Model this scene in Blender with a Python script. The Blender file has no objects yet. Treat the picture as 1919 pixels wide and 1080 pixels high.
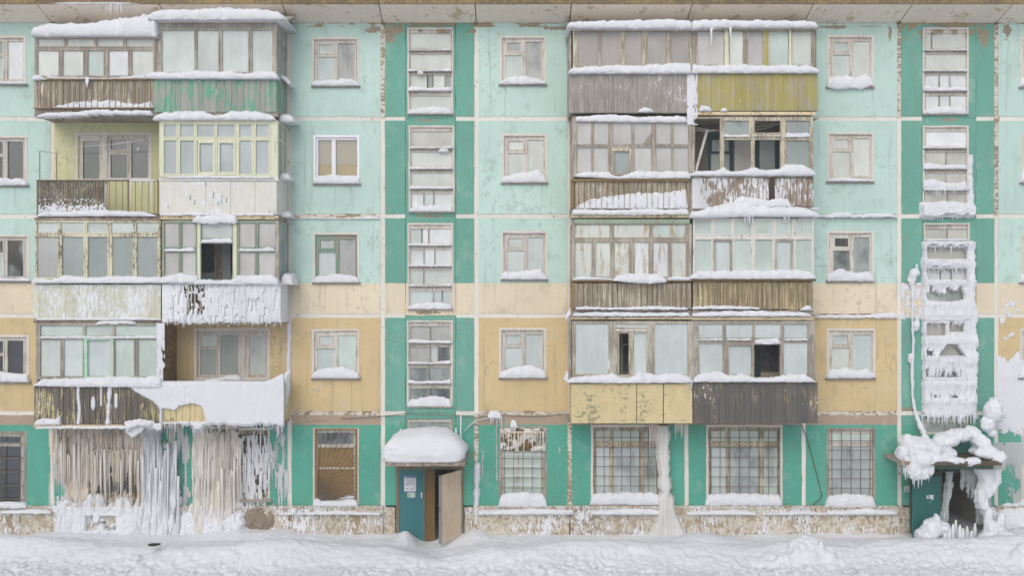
import bpy, math, random
import numpy as np
from mathutils import Vector
R = random.Random(7)
rad = math.radians
SC = bpy.context.scene
COL = SC.collection
# ------------------------------------------------------------------ camera, sky, sun, exposure
D, S, CX, CY, HC = 24.0, 0.015, 960.0, 540.0, 6.83
cam_d = bpy.data.cameras.new('camera')
cam = bpy.data.objects.new('camera', cam_d); COL.objects.link(cam)
cam.location = (0, -D, HC); cam.rotation_euler = (rad(90), 0, 0)
cam_d.sensor_width = 36; cam_d.lens = 36 * D / (1919 * S); cam_d.clip_end = 900; cam_d.clip_start = 0.1
SC.camera = cam
W = bpy.data.worlds.new('World'); SC.world = W; W.use_nodes = True
wn = W.node_tree; wn.nodes.clear()
sky = wn.nodes.new('ShaderNodeTexSky'); sky.sky_type = 'NISHITA'; sky.sun_disc = False
sky.sun_elevation = rad(42); sky.sun_rotation = rad(200); sky.air_density = 1.0; sky.dust_density = 3.0; sky.ozone_density = 1.0
hs = wn.nodes.new('ShaderNodeHueSaturation'); hs.inputs['Saturation'].default_value = 0.60
bg = wn.nodes.new('ShaderNodeBackground'); bg.inputs['Strength'].default_value = 0.15
wo = wn.nodes.new('ShaderNodeOutputWorld')
wn.links.new(sky.outputs[0], hs.inputs['Color']); wn.links.new(hs.outputs[0], bg.inputs[0]); wn.links.new(bg.outputs[0], wo.inputs[0])
sd = bpy.data.lights.new('sun', 'SUN'); sun = bpy.data.objects.new('sun', sd); COL.objects.link(sun)
sd.energy = 0.66; sd.angle = rad(50); sd.color = (1.0, 0.98, 0.96)
sun.rotation_euler = (rad(48), 0, rad(-20)); sun.location = (-8, -20, 30)
SC.view_settings.view_transform = 'Standard'; SC.view_settings.look = 'None'
SC.view_settings.exposure = 0.0; SC.view_settings.gamma = 1.0; SC.view_settings.use_curve_mapping = False
SC.cycles.max_bounces = 6; SC.cycles.transparent_max_bounces = 12
SC.cycles.use_fast_gi = False

# ------------------------------------------------------------------ measuring: photo pixel + distance in front of the wall -> metres
def X(px, d=0.0): return (px - CX) * S * (D - d) / D
def Z(py, d=0.0): return HC + (CY - py) * S * (D - d) / D

# ------------------------------------------------------------------ noise
def _h(ix, iy, seed):
    n = (ix.astype(np.int64) * 374761393 + iy.astype(np.int64) * 668265263 + seed * 1442695041) & 0x7fffffff
    n = (n ^ (n >> 13)) * 1274126177 & 0x7fffffff
    return ((n ^ (n >> 16)) & 0xffff) / 65535.0
def vn(x, y, seed=0):
    x = np.asarray(x, float); y = np.asarray(y, float); x, y = np.broadcast_arrays(x, y)
    ix = np.floor(x); iy = np.floor(y); fx = x - ix; fy = y - iy
    fx = fx * fx * (3 - 2 * fx); fy = fy * fy * (3 - 2 * fy)
    a = _h(ix, iy, seed); b = _h(ix + 1, iy, seed); c = _h(ix, iy + 1, seed); d = _h(ix + 1, iy + 1, seed)
    return (a * (1 - fx) + b * fx) * (1 - fy) + (c * (1 - fx) + d * fx) * fy
def fb(x, y, o=4, seed=0):
    s = 0; t = 0; a = 1.0
    x = np.asarray(x, float); y = np.asarray(y, float)
    for i in range(o):
        s = s + a * vn(x, y, seed + i * 17); t += a; a *= .5; x = x * 2.03 + 3.1; y = y * 2.03 + 1.7
    return s / t
def sst(a, b, v): 
    t = np.clip((np.asarray(v, float) - a) / (b - a), 0, 1); return t * t * (3 - 2 * t)

# ------------------------------------------------------------------ objects
WO = {}
def slug(n): return n
def put(name, data, parent=None, org=(0, 0, 0)):
    o = bpy.data.objects.new(name, data); COL.objects.link(o)
    WO[o.name] = org
    if parent is not None:
        p = WO[parent.name]; o.parent = parent
        o.location = (org[0] - p[0], org[1] - p[1], org[2] - p[2])
    else:
        o.location = org
    return o
def tag(o, label=None, cat=None, group=None, kind=None):
    if label: o['label'] = label
    if cat: o['category'] = cat
    if group: o['group'] = group
    if kind: o['kind'] = kind
    return o
def empty(name, org, parent=None, label=None):
    o = put(name, None, parent, org); o.empty_display_size = .1
    if label: o['label'] = label
    return o
def mesh_obj(name, v, f, mat, parent=None, smooth=False, org=None):
    v = np.asarray(v, float)
    if org is None:
        mn = v.min(0); mx = v.max(0); org = ((mn[0] + mx[0]) / 2, (mn[1] + mx[1]) / 2, mn[2])
    me = bpy.data.meshes.new(name); me.from_pydata((v - np.array(org)).tolist(), [], f if isinstance(f, list) else f.tolist())
    if smooth: me.polygons.foreach_set('use_smooth', [True] * len(me.polygons))
    me.materials.append(mat); me.update()
    return put(name, me, parent, tuple(float(q) for q in org))
class MB:
    def __init__(s): s.v = []; s.f = []
    def hexa(s, p):
        n = len(s.v); s.v += p
        s.f += [(n, n+1, n+2, n+3), (n+7, n+6, n+5, n+4), (n, n+4, n+5, n+1), (n+1, n+5, n+6, n+2), (n+2, n+6, n+7, n+3), (n+3, n+7, n+4, n)]
    def w(s, x0, x1, y0, y1, z0, z1, sh=0.0):      # world box, y0 nearer the camera
        s.hexa([(x0, y0, z0), (x1, y0, z0), (x1 + sh, y0, z1), (x0 + sh, y0, z1), (x0, y1, z0), (x1, y1, z0), (x1 + sh, y1, z1), (x0 + sh, y1, z1)])
        return s
    def b(s, a, t, c, u, df, db, sh=0.0):          # photo box a,t..c,u at front distance df, back distance db
        return s.w(X(a, df), X(c, df), -df, -db, Z(u, df), Z(t, df), sh)
    def tube(s, pts, r, n=6, r1=None):
        pts = [Vector(p) for p in pts]; base = len(s.v); m = len(pts)
        for i, p in enumerate(pts):
            t = (pts[min(i+1, m-1)] - pts[max(i-1, 0)]).normalized()
            a = t.cross(Vector((0.13, 1, 0.07))).normalized(); b = t.cross(a)
            rr = r if r1 is None else r + (r1 - r) * i / (m - 1)
            if isinstance(r, (list, tuple)): rr = r[i]
            for k in range(n):
                q = 2 * math.pi * k / n
                s.v.append(tuple(p + a * math.cos(q) * rr + b * math.sin(q) * rr))
        for i in range(m - 1):
            for k in range(n):
                k2 = (k + 1) % n
                s.f.append((base + i*n + k, base + i*n + k2, base + (i+1)*n + k2, base + (i+1)*n + k))
        s.f.append(tuple(base + k for k in range(n))[::-1]); s.f.append(tuple(base + (m-1)*n + k for k in range(n)))
        return s
    def o(s, name, mat, parent=None, smooth=False): return mesh_obj(name, s.v, s.f, mat, parent, smooth)
_cube = {}
def cube_mesh(mat):
    if mat.name not in _cube:
        m = MB(); m.w(-.5, .5, -.5, .5, -.5, .5); me = bpy.data.meshes.new('block_' + mat.name)
        me.from_pydata(m.v, [], m.f); me.materials.append(mat); me.update(); _cube[mat.name] = me
    return _cube[mat.name]
def wbox(name, mat, x0, x1, y0, y1, z0, z1, parent, rx=0, ry=0, rz=0, color=None):
    o = put(name, cube_mesh(mat), parent, ((x0+x1)/2, (y0+y1)/2, (z0+z1)/2))
    o.scale = (abs(x1-x0), abs(y1-y0), abs(z1-z0)); o.rotation_euler = (rx, ry, rz)
    if color: o.color = color
    return o
def pbox(name, mat, a, t, c, u, df, db, parent, **k):
    return wbox(name, mat, X(a, df), X(c, df), -df, -db, Z(u, df), Z(t, df), parent, **k)

# ------------------------------------------------------------------ materials
def lin(c):
    return tuple((v/255/12.92 if v/255 <= .04045 else ((v/255+.055)/1.055)**2.4) for v in c)
GAIN, SAT = 1.12, .87
def pc(r, g, b, k=1.0):   # colour seen in flat white daylight -> base colour
    y = .3 * r + .59 * g + .11 * b; r, g, b = (y + (q - y) * SAT for q in (r, g, b))
    c = [v * k * GAIN for v in lin((r, g, b))]; t = min(1.0, .86 / max(c)); return tuple(v * t for v in c) + (1.0,)
class N:
    def __init__(s, name):
        s.m = bpy.data.materials.new(name); s.m.use_nodes = True; s.t = s.m.node_tree; s.t.nodes.clear()
        s.out = s.n('ShaderNodeOutputMaterial'); s._p = None
    def n(s, ty, **k):
        x = s.t.nodes.new(ty)
        for a, v in k.items(): setattr(x, a, v)
        return x
    def l(s, a, b): s.t.links.new(a, b)
    def st(s, sock, v):
        if isinstance(v, bpy.types.NodeSocket): s.l(v, sock)
        else: sock.default_value = v
    def pos(s):
        if s._p is None: s._p = s.n('ShaderNodeNewGeometry').outputs['Position']
        return s._p
    def rnd(s): 
        if not hasattr(s, '_r'): s._r = s.n('ShaderNodeObjectInfo').outputs['Random']
        return s._r
    def mapp(s, sc, off=None):
        m = s.n('ShaderNodeVectorMath', operation='MULTIPLY'); s.l(s.pos(), m.inputs[0]); m.inputs[1].default_value = sc
        if off is None: return m.outputs[0]
        a = s.n('ShaderNodeVectorMath', operation='ADD'); s.l(m.outputs[0], a.inputs[0]); s.st(a.inputs[1], off); return a.outputs[0]
    def ro(s, k=37.0):
        c = s.n('ShaderNodeCombineXYZ'); v = s.M('MULTIPLY', s.rnd(), k); s.l(v, c.inputs[0]); s.l(v, c.inputs[1]); s.l(v, c.inputs[2]); return c.outputs[0]
    def noise(s, sc, det=4, rough=.55, off=None, dist=0.0):
        x = s.n('ShaderNodeTexNoise'); x.inputs['Scale'].default_value = 1.0; x.inputs['Detail'].default_value = det
        x.inputs['Roughness'].default_value = rough; x.inputs['Distortion'].default_value = dist
        if not isinstance(sc, tuple): sc = (sc, sc, sc)
        s.l(s.mapp(sc, off), x.inputs['Vector']); return x.outputs['Fac']
    def M(s, op, a, b=0.0, c=0.0, cl=False):
        x = s.n('ShaderNodeMath', operation=op, use_clamp=cl); s.st(x.inputs[0], a); s.st(x.inputs[1], b)
        if len(x.inputs) > 2: s.st(x.inputs[2], c)
        return x.outputs[0]
    def step(s, v, a, b):
        x = s.n('ShaderNodeMapRange', interpolation_type='SMOOTHSTEP'); s.st(x.inputs['Value'], v)
        s.st(x.inputs['From Min'], a); s.st(x.inputs['From Max'], b); return x.outputs[0]
    def mix(s, f, a, b, bl='MIX'):
        x = s.n('ShaderNodeMix', data_type='RGBA', blend_type=bl); s.st(x.inputs[0], f); s.st(x.inputs[6], a); s.st(x.inputs[7], b); return x.outputs[2]
    def val(s, c, v):
        x = s.n('ShaderNodeHueSaturation'); s.st(x.inputs['Color'], c); s.st(x.inputs['Value'], v); return x.outputs[0]
    def sep(s, v):
        x = s.n('ShaderNodeSeparateXYZ'); s.l(v, x.inputs[0]); return x.outputs
    def bump(s, h, st, dist=.01):
        x = s.n('ShaderNodeBump'); x.inputs['Strength'].default_value = st; x.inputs['Distance'].default_value = dist; s.l(h, x.inputs['Height']); return x.outputs[0]
    def bsdf(s, col, rough=.8, nor=None, spec=.3, sub=0.0, link=True):
        x = s.n('ShaderNodeBsdfPrincipled'); s.st(x.inputs['Base Color'], col); s.st(x.inputs['Roughness'], rough)
        x.inputs['Specular IOR Level'].default_value = spec
        if nor is not None: s.l(nor, x.inputs['Normal'])
        if sub: x.inputs['Subsurface Weight'].default_value = sub; x.inputs['Subsurface Radius'].default_value = (1.0, 1.0, 1.05); x.inputs['Subsurface Scale'].default_value = .07
        if link: s.l(x.outputs[0], s.out.inputs[0])
        return x.outputs[0]
    def spots(s, lst):   # ((px,py,rx,ry), ...) on the wall plane -> highest (1 - normalised distance)
        acc = None; xs = s.sep(s.pos())
        for (px, py, rx, ry) in lst:
            dx = s.M('DIVIDE', s.M('SUBTRACT', xs[0], X(px)), rx * S); dz = s.M('DIVIDE', s.M('SUBTRACT', xs[2], Z(py)), ry * S)
            q = s.M('SUBTRACT', 1.0, s.M('SQRT', s.M('ADD', s.M('MULTIPLY', dx, dx), s.M('MULTIPLY', dz, dz))))
            acc = q if acc is None else s.M('MAXIMUM', acc, q)
        return s.M('MAXIMUM', acc, -1.0)

def mat_facade(name, bands, spots, dust=0.0):
    """bands: from the ground up [(photo y of the top, colour), ...]; painted render, weathered."""
    m = N(name); z = m.sep(m.pos())[2]
    zw = m.M('ADD', z, m.M('MULTIPLY', m.M('SUBTRACT', m.noise((3, 3, 3), 3), .5), .05))
    col = bands[0][1]
    for (py, c) in bands[1:]: col = m.mix(m.step(zw, Z(py) - .006, Z(py) + .006), col, c)
    big = m.noise(.55, 5, .6, m.ro(9)); mid = m.noise((2.2, 2.2, 1.6), 5, .65, m.ro()); fine = m.noise(24, 3, .6); str_ = m.noise((7, 7, .35), 4, .6)
    v = m.M('ADD', .74, m.M('MULTIPLY', big, .52)); col = m.val(col, v)
    col = m.mix(m.M('MULTIPLY', m.step(mid, .52, .70), .20), col, pc(200, 203, 194))        # faded, chalky patches
    col = m.mix(m.M('MULTIPLY', m.step(mid, .47, .27), .30), col, pc(126, 130, 112))
    spk = m.noise((8, 8, 6), 6, .8, m.ro(3)); col = m.mix(m.M('MULTIPLY', m.step(m.M('MULTIPLY', spk, m.M('ADD', .55, big)), .60, .72), .35), col, pc(120, 122, 108))        # grime
    col = m.mix(m.M('MULTIPLY', m.step(str_, .55, .70), .30), col, pc(120, 118, 100))
    col = m.mix(m.M('MULTIPLY', m.step(fine, .35, .75), .10), col, pc(226, 224, 216))
    gr = m.noise((60, 60, 60), 2); col = m.mix(.16, col, m.val(col, m.M('ADD', .5, gr)))
    p = m.M('ADD', m.noise((5, 5, 4), 6, .7), m.M('MULTIPLY', m.spots(spots), .45)) if spots else m.noise((5, 5, 4), 6, .7)
    pk = m.step(p, .735, .75)
    col = m.mix(pk, col, m.mix(m.noise(9, 4), pc(124, 106, 84), pc(176, 162, 142)))
    h = m.M('SUBTRACT', m.M('ADD', m.M('MULTIPLY', fine, .5), m.noise(90, 2)), m.M('MULTIPLY', pk, 2.0))
    m.bsdf(col, .88, m.bump(h, .35, .006)); return m.m

def mat_peel(name, paint, wood, amt, frost=0.0, sc=(26, 26, 2.0), fsc=(18, 18, 5), var=.35, dark=None, dth=.49):
    m = N(name); off = m.ro(53)
    g = m.noise((70, 70, 3.0), 4, .6, off); w = m.mix(g, tuple(v * .76 for v in wood[:3]) + (1,), tuple(min(.85, v * 1.35) for v in wood[:3]) + (1,))
    n = m.noise(sc, 6, .7, off, .3)
    big = m.noise((1.6, 1.6, 1.1), 4, .6)
    k = m.step(m.M('ADD', n, m.M('MULTIPLY', m.M('SUBTRACT', big, .5), .5)), .5 - (amt - .5) * .40 - .03, .5 - (amt - .5) * .40 + .04)
    p = m.mix(m.noise((9, 9, 2), 5, .6, off), m.val(paint, .80), m.val(paint, 1.12))
    col = m.mix(k, w, p)
    if dark: col = m.mix(m.step(m.M('ADD', m.noise((5, 5, 9), 6, .8), m.M('MULTIPLY', m.M('SUBTRACT', big, .5), .6)), dth, dth + .10), col, dark)
    v = m.M('ADD', 1 - var / 2, m.M('MULTIPLY', m.rnd(), var)); col = m.val(col, v)
    fr = None
    if frost > 0:
        fn = m.noise(fsc, 6, .75, None, .2); th = 1.0 - frost * .72
        th = .5 + (.5 - frost) * .55
        fr = m.step(m.M('ADD', fn, m.M('MULTIPLY', m.M('SUBTRACT', big, .5), .6)), th - .04, th + .03)
        col = m.mix(fr, col, pc(222, 223, 228))
    h = m.M('ADD', m.M('MULTIPLY', k, .5), g)
    if fr is not None: h = m.M('ADD', h, m.M('MULTIPLY', fr, 1.6))
    m.bsdf(col, .85, m.bump(h, .5, .006)); return m.m

def mat_snow(name, col=(224, 226, 231), sc=14, bs=.6, dirt=0.0, rough=.62):
    m = N(name); a = m.noise(sc, 5, .6); b = m.noise(sc * 5, 3, .6); c = m.noise(2.3, 4, .6)
    cc = m.mix(c, m.val(pc(*col), .955), m.val(pc(*col), 1.03))
    if dirt: cc = m.mix(m.M('MULTIPLY', m.step(m.noise(3.1, 6, .7), .56, .74), dirt), cc, pc(172, 166, 156))
    h = m.M('ADD', a, m.M('MULTIPLY', b, .5)); m.bsdf(cc, rough, m.bump(h, bs, .045), .25); return m.m

def mat_ice(name, cols, sx=16, rough=.35, dk=None):
    m = N(name); st = m.noise((sx, 4, .45), 6, .65); s2 = m.noise((sx * 2.6, 8, .8), 4, .6); b = m.noise((1.2, 1.2, 1.0), 4, .6)
    r = m.n('ShaderNodeValToRGB'); e = r.color_ramp.elements
    e[0].position = .30; e[0].color = cols[0]; e[1].position = .72; e[1].color = cols[-1]
    for i, c in enumerate(cols[1:-1]):
        q = e.new(.30 + .42 * (i + 1) / (len(cols) - 1)); q.color = c
    v = m.M('ADD', m.M('MULTIPLY', st, .62), m.M('MULTIPLY', b, .38)); m.l(v, r.inputs[0])
    col = m.mix(m.M('MULTIPLY', m.step(s2, .5, .7), .5), r.outputs[0], cols[-1])
    m.bsdf(col, rough, m.bump(m.M('ADD', m.M('MULTIPLY', s2, 1.0), m.noise(40, 3)), .5, .012), .5, sub=.75); return m.m

def mat_pane(name='frosted_glass', rust=0):
    """obj.color = frost tint, alpha = how much of the pane the frost covers."""
    m = N(name); oi = m.n('ShaderNodeObjectInfo'); m._r = oi.outputs['Random']
    g = m.n('ShaderNodeTexCoord').outputs['Generated']; gx = m.sep(g)
    ex = m.M('ABSOLUTE', m.M('SUBTRACT', gx[0], .5)); ez = m.M('SUBTRACT', .55, gx[2])
    edge = m.M('MAXIMUM', m.M('POWER', m.M('MULTIPLY', ex, 2.0), 3.0), m.M('MULTIPLY', ez, 1.2))
    n = m.noise((2.2, 2.2, 1.6), 5, .6, m.ro(71)); cov = m.M('SUBTRACT', m.M('MULTIPLY', oi.outputs['Alpha'], 2.1), .75)
    f = m.M('ADD', cov, m.M('ADD', m.M('MULTIPLY', m.M('SUBTRACT', n, .5), 1.3), m.M('MULTIPLY', edge, .35)))
    f = m.step(f, .05, .85)
    st = m.noise((16, 16, .9), 4, .6, m.ro(31)); cr = m.noise((30, 30, 30), 5, .7)
    v = m.M('ADD', .68, m.M('ADD', m.M('MULTIPLY', n, .38), m.M('MULTIPLY', m.M('ADD', st, m.M('MULTIPLY', edge, .35)), .20)))
    v = m.M('ADD', v, m.M('MULTIPLY', m.M('SUBTRACT', m.rnd(), .5), .16))
    v = m.M('ADD', v, m.M('MULTIPLY', m.M('MULTIPLY', m.M('SUBTRACT', gx[2], .5), m.M('SUBTRACT', m.M('FRACT', m.M('MULTIPLY', m.rnd(), 7.3)), .35)), .34))
    col = m.val(oi.outputs['Color'], v)
    col = m.mix(m.M('MULTIPLY', m.step(cr, .5, .75), .22), col, pc(214, 218, 218))
    if rust: col = m.mix(m.M('MULTIPLY', m.step(m.noise((9, 9, 1.6), 6, .7, m.ro(11)), .52, .66), rust), col, pc(168, 132, 84))
    col = m.mix(m.M('MULTIPLY', m.step(m.noise((3.5, 3.5, 2.2), 6, .75, m.ro(5)), .46, .66), .30), col, m.val(col, .82))
    fro = m.bsdf(col, .5, m.bump(cr, .15, .004), .3, link=False)
    tr = m.n('ShaderNodeBsdfTransparent'); tr.inputs[0].default_value = (.86, .88, .88, 1)
    gl = m.n('ShaderNodeBsdfGlossy'); gl.inputs['Roughness'].default_value = .03; gl.inputs[0].default_value = (.9, .93, .95, 1)
    ms = m.n('ShaderNodeMixShader'); ms.inputs[0].default_value = .10; m.l(tr.outputs[0], ms.inputs[1]); m.l(gl.outputs[0], ms.inputs[2])
    m2 = m.n('ShaderNodeMixShader'); m.l(f, m2.inputs[0]); m.l(ms.outputs[0], m2.inputs[1]); m.l(fro, m2.inputs[2]); m.l(m2.outputs[0], m.out.inputs[0])
    return m.m
def mat_plain(name, col, rough=.8, var=.2, sc=8, bs=.3, metal=0):
    m = N(name); n = m.noise(sc, 5, .65, m.ro()); c = m.val(m.mix(n, m.val(col, 1 - var), m.val(col, 1 + var)), m.M('ADD', .93, m.M('MULTIPLY', m.rnd(), .14)))
    m.bsdf(c, rough, m.bump(n, bs, .01)); return m.m

MINT = pc(178, 209, 198); CREAM = pc(219, 204, 174); OCHRE = pc(204, 178, 126); BROWN = pc(166, 143, 121); GREEN = pc(64, 161, 137); SG = pc(90, 161, 141)
M_FAC = mat_facade('painted_render', [(960, GREEN), (797, BROWN), (775, OCHRE), (592, CREAM), (531, MINT)],
    [(700, 55, 30, 12), (600, 790, 40, 5), (1888, 58, 14, 26), (1668, 62, 6, 30), (1900, 780, 60, 40), (1040, 52, 40, 8), (1560, 50, 60, 6)])
M_FAC2 = mat_facade('stairwell_render', [(960, GREEN), (797, SG), (592, CREAM), (531, SG)],
    [(735, 60, 26, 40), (805, 40, 80, 14), (800, 225, 40, 5), (805, 405, 45, 5), (805, 586, 50, 7), (1785, 42, 110, 14), (1845, 70, 20, 30), (1780, 224, 40, 5), (1700, 770, 20, 18), (880, 855, 18, 8)])
M_YEL = mat_facade('pale_yellow_green_render', [(960, pc(200, 200, 148)), (700, pc(200, 200, 148))], [])
M_JOINT = mat_peel('white_joint_paint', pc(222, 217, 207), pc(150, 132, 108), .93, sc=(9, 9, 9), var=.10)
M_JWORN = mat_peel('worn_joint_paint', pc(212, 204, 190), pc(146, 126, 98), .55, sc=(7, 12, 14), var=.1)
M_PLINTH = mat_peel('peeling_whitewash', pc(200, 192, 176), pc(166, 150, 126), .68, frost=.40, sc=(7, 7, 6), var=.15, dark=pc(150, 128, 96))
M_CORN = mat_peel('cornice_plaster', pc(240, 226, 208), pc(186, 168, 134), .80, sc=(4, 4, 6), var=.12)
M_RUSTY = mat_peel('ochre_stained_edge', pc(148, 126, 78), pc(112, 96, 70), .5, sc=(9, 9, 12), var=.2)
M_SURR = mat_peel('window_surround_plaster', pc(214, 206, 196), pc(158, 142, 124), .92, sc=(12, 12, 12), var=.08)
M_WF = mat_peel('weathered_window_wood', pc(206, 200, 190), pc(168, 158, 144), .66, var=.2)
M_WFG = mat_peel('green_window_wood', pc(120, 160, 140), pc(150, 140, 124), .5, var=.2)
M_PVC = mat_plain('white_plastic', pc(222, 222, 228), .35, .03)
M_PANE = mat_pane(); M_PANER = mat_pane('rust_stained_glass', .75)
M_SILL = mat_plain('tin_sill', pc(150, 138, 128), .6, .2)
M_SNOW = mat_snow('fresh_snow')
M_SNOWG = mat_snow('ground_snow_surface', (226, 229, 235), 6, .9)
M_ICEW = mat_ice('white_ice', [pc(192, 196, 198), pc(218, 221, 226), pc(226, 229, 235)], 20, .5)
M_ICEC = mat_ice('clear_grey_ice', [pc(140, 150, 146), pc(178, 186, 184), pc(212, 215, 218)], 22, .3)
M_ICEB = mat_ice('brown_stained_ice', [pc(176, 148, 118), pc(206, 188, 166), pc(220, 209, 194), pc(226, 225, 224)], 18, .4)
M_ROOM = mat_plain('room_plaster', pc(160, 156, 142), .9, .12, 3)
M_CONC = mat_peel('balcony_concrete', pc(166, 152, 136), pc(120, 106, 92), .6, frost=.15, sc=(8, 8, 16), var=.2)
M_BEAM = mat_peel('yellow_balcony_beam', pc(214, 196, 158), pc(150, 126, 86), .72, sc=(10, 10, 10), var=.1)
M_STEEL = mat_plain('rusty_steel', pc(104, 92, 80), .7, .3, 12)
M_RBAR = mat_plain('ochre_rusty_steel', pc(134, 108, 66), .75, .3, 12)
F_GREY = mat_peel('grey_weathered_frame', pc(182, 176, 162), pc(140, 132, 120), .48, var=.25)
F_YEL = mat_peel('yellow_green_frame', pc(213, 215, 186), pc(180, 178, 150), .80, var=.10)
F_CRM = mat_peel('cream_peeling_frame', pc(212, 208, 178), pc(128, 112, 92), .66, frost=.12, sc=(30, 30, 7), var=.2)
F_GRN = mat_peel('green_grey_frame', pc(132, 158, 148), pc(150, 154, 128), .5, var=.25)
F_BRN = mat_peel('brown_grey_frame', pc(176, 168, 154), pc(140, 130, 118), .48, frost=.12, var=.25)
F_WHT = mat_peel('white_frame', pc(214, 211, 204), pc(152, 132, 110), .84, var=.12)
F_TAN = mat_peel('tan_frame', pc(200, 192, 166), pc(146, 134, 114), .50, var=.25)
F_TEAL = mat_plain('dark_teal_paint', pc(56, 86, 88), .5, .15)
W_BRN = mat_peel('brown_boards', pc(206, 197, 176), pc(144, 133, 117), .34, frost=.14, var=.3)
W_GRN = mat_peel('green_flaking_boards', pc(96, 168, 134), pc(150, 150, 140), .46, frost=.16, sc=(16, 16, 2.2), var=.22)
W_PAL = mat_peel('pale_green_boards', pc(205, 207, 186), pc(184, 174, 140), .76, frost=.42, var=.14)
W_ICY = mat_peel('frosted_white_boards', pc(206, 210, 208), pc(178, 180, 178), .8, frost=.75, var=.08)
W_DRK = mat_peel('dark_boards', pc(190, 176, 126), pc(98, 92, 84), .38, frost=.16, sc=(34, 34, 2.4), var=.25)
W_GRY = mat_peel('grey_boards', pc(160, 154, 146), pc(138, 130, 120), .5, frost=.20, var=.16)
W_OLV = mat_peel('olive_yellow_boards', pc(166, 157, 84), pc(160, 150, 132), .60, frost=.12, sc=(22, 22, 3), var=.16)
W_TAN = mat_peel('tan_boards', pc(190, 180, 162), pc(146, 134, 115), .42, frost=.16, var=.26)
W_FRO = mat_peel('frost_streaked_boards', pc(150, 136, 120), pc(136, 120, 102), .5, frost=.44, fsc=(16, 16, 3.4), var=.2)
W_OCH = mat_peel('ochre_grey_boards', pc(184, 168, 128), pc(136, 124, 100), .5, frost=.12, var=.24)
W_BLK = mat_peel('charcoal_boards', pc(150, 130, 88), pc(92, 90, 86), .22, frost=.16, sc=(30, 30, 1.8), var=.18)
S_YEL = mat_peel('mouldy_yellow_sheet', pc(210, 192, 142), pc(196, 178, 132), .8, sc=(4, 4, 4), var=.06, dark=pc(136, 136, 104), dth=.545)
S_WHT = mat_peel('white_painted_sheet', pc(216, 214, 202), pc(166, 176, 170), .93, frost=.35, sc=(7, 7, 3), var=.05)
S_COR = mat_peel('rusty_corrugated_sheet', pc(158, 150, 124), pc(104, 98, 88), .50, frost=.28, sc=(26, 26, 9), fsc=(30, 30, 30), var=.1)
S_PTN = mat_peel('plywood_partition', pc(150, 120, 76), pc(112, 88, 58), .5, sc=(3, 5, 9), var=.1)
M_TEAL = mat_plain('teal_door_paint', pc(52, 118, 124), .55, .10, 5)
M_TEAL2 = mat_plain('dark_teal_door_paint', pc(42, 112, 108), .55, .10, 5)
M_DBRN = mat_plain('brown_door_panel', pc(112, 88, 48), .7, .18, 6)
M_TAND = mat_peel('tan_door_face', pc(212, 190, 162), pc(196, 172, 142), .7, sc=(8, 8, 2), var=.04)
M_DEDG = mat_plain('door_edge_metal', pc(132, 134, 134), .5, .1)
M_PAPER = mat_plain('notice_paper', pc(214, 216, 222), .8, .04)
M_INK = mat_plain('notice_ink', pc(120, 132, 160), .8, .1)
M_BLACK = mat_plain('black_rubber', pc(44, 42, 42), .6, .2)
M_CHIP = mat_peel('brown_chipboard', pc(158, 126, 78), pc(134, 106, 66), .6, sc=(3, 3, 9), var=.1)
M_CURT = mat_plain('curtain_cloth', pc(160, 166, 170), .9, .12, 4)
M_PIPE = mat_plain('grey_cable', pc(120, 112, 102), .7, .1)
M_RUSTP = mat_plain('rusty_paint_crack', pc(152, 136, 104), .9, .3, 9)
M_SMEAR = mat_plain('blue_grey_smear', pc(126, 150, 152), .8, .1)
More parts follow.
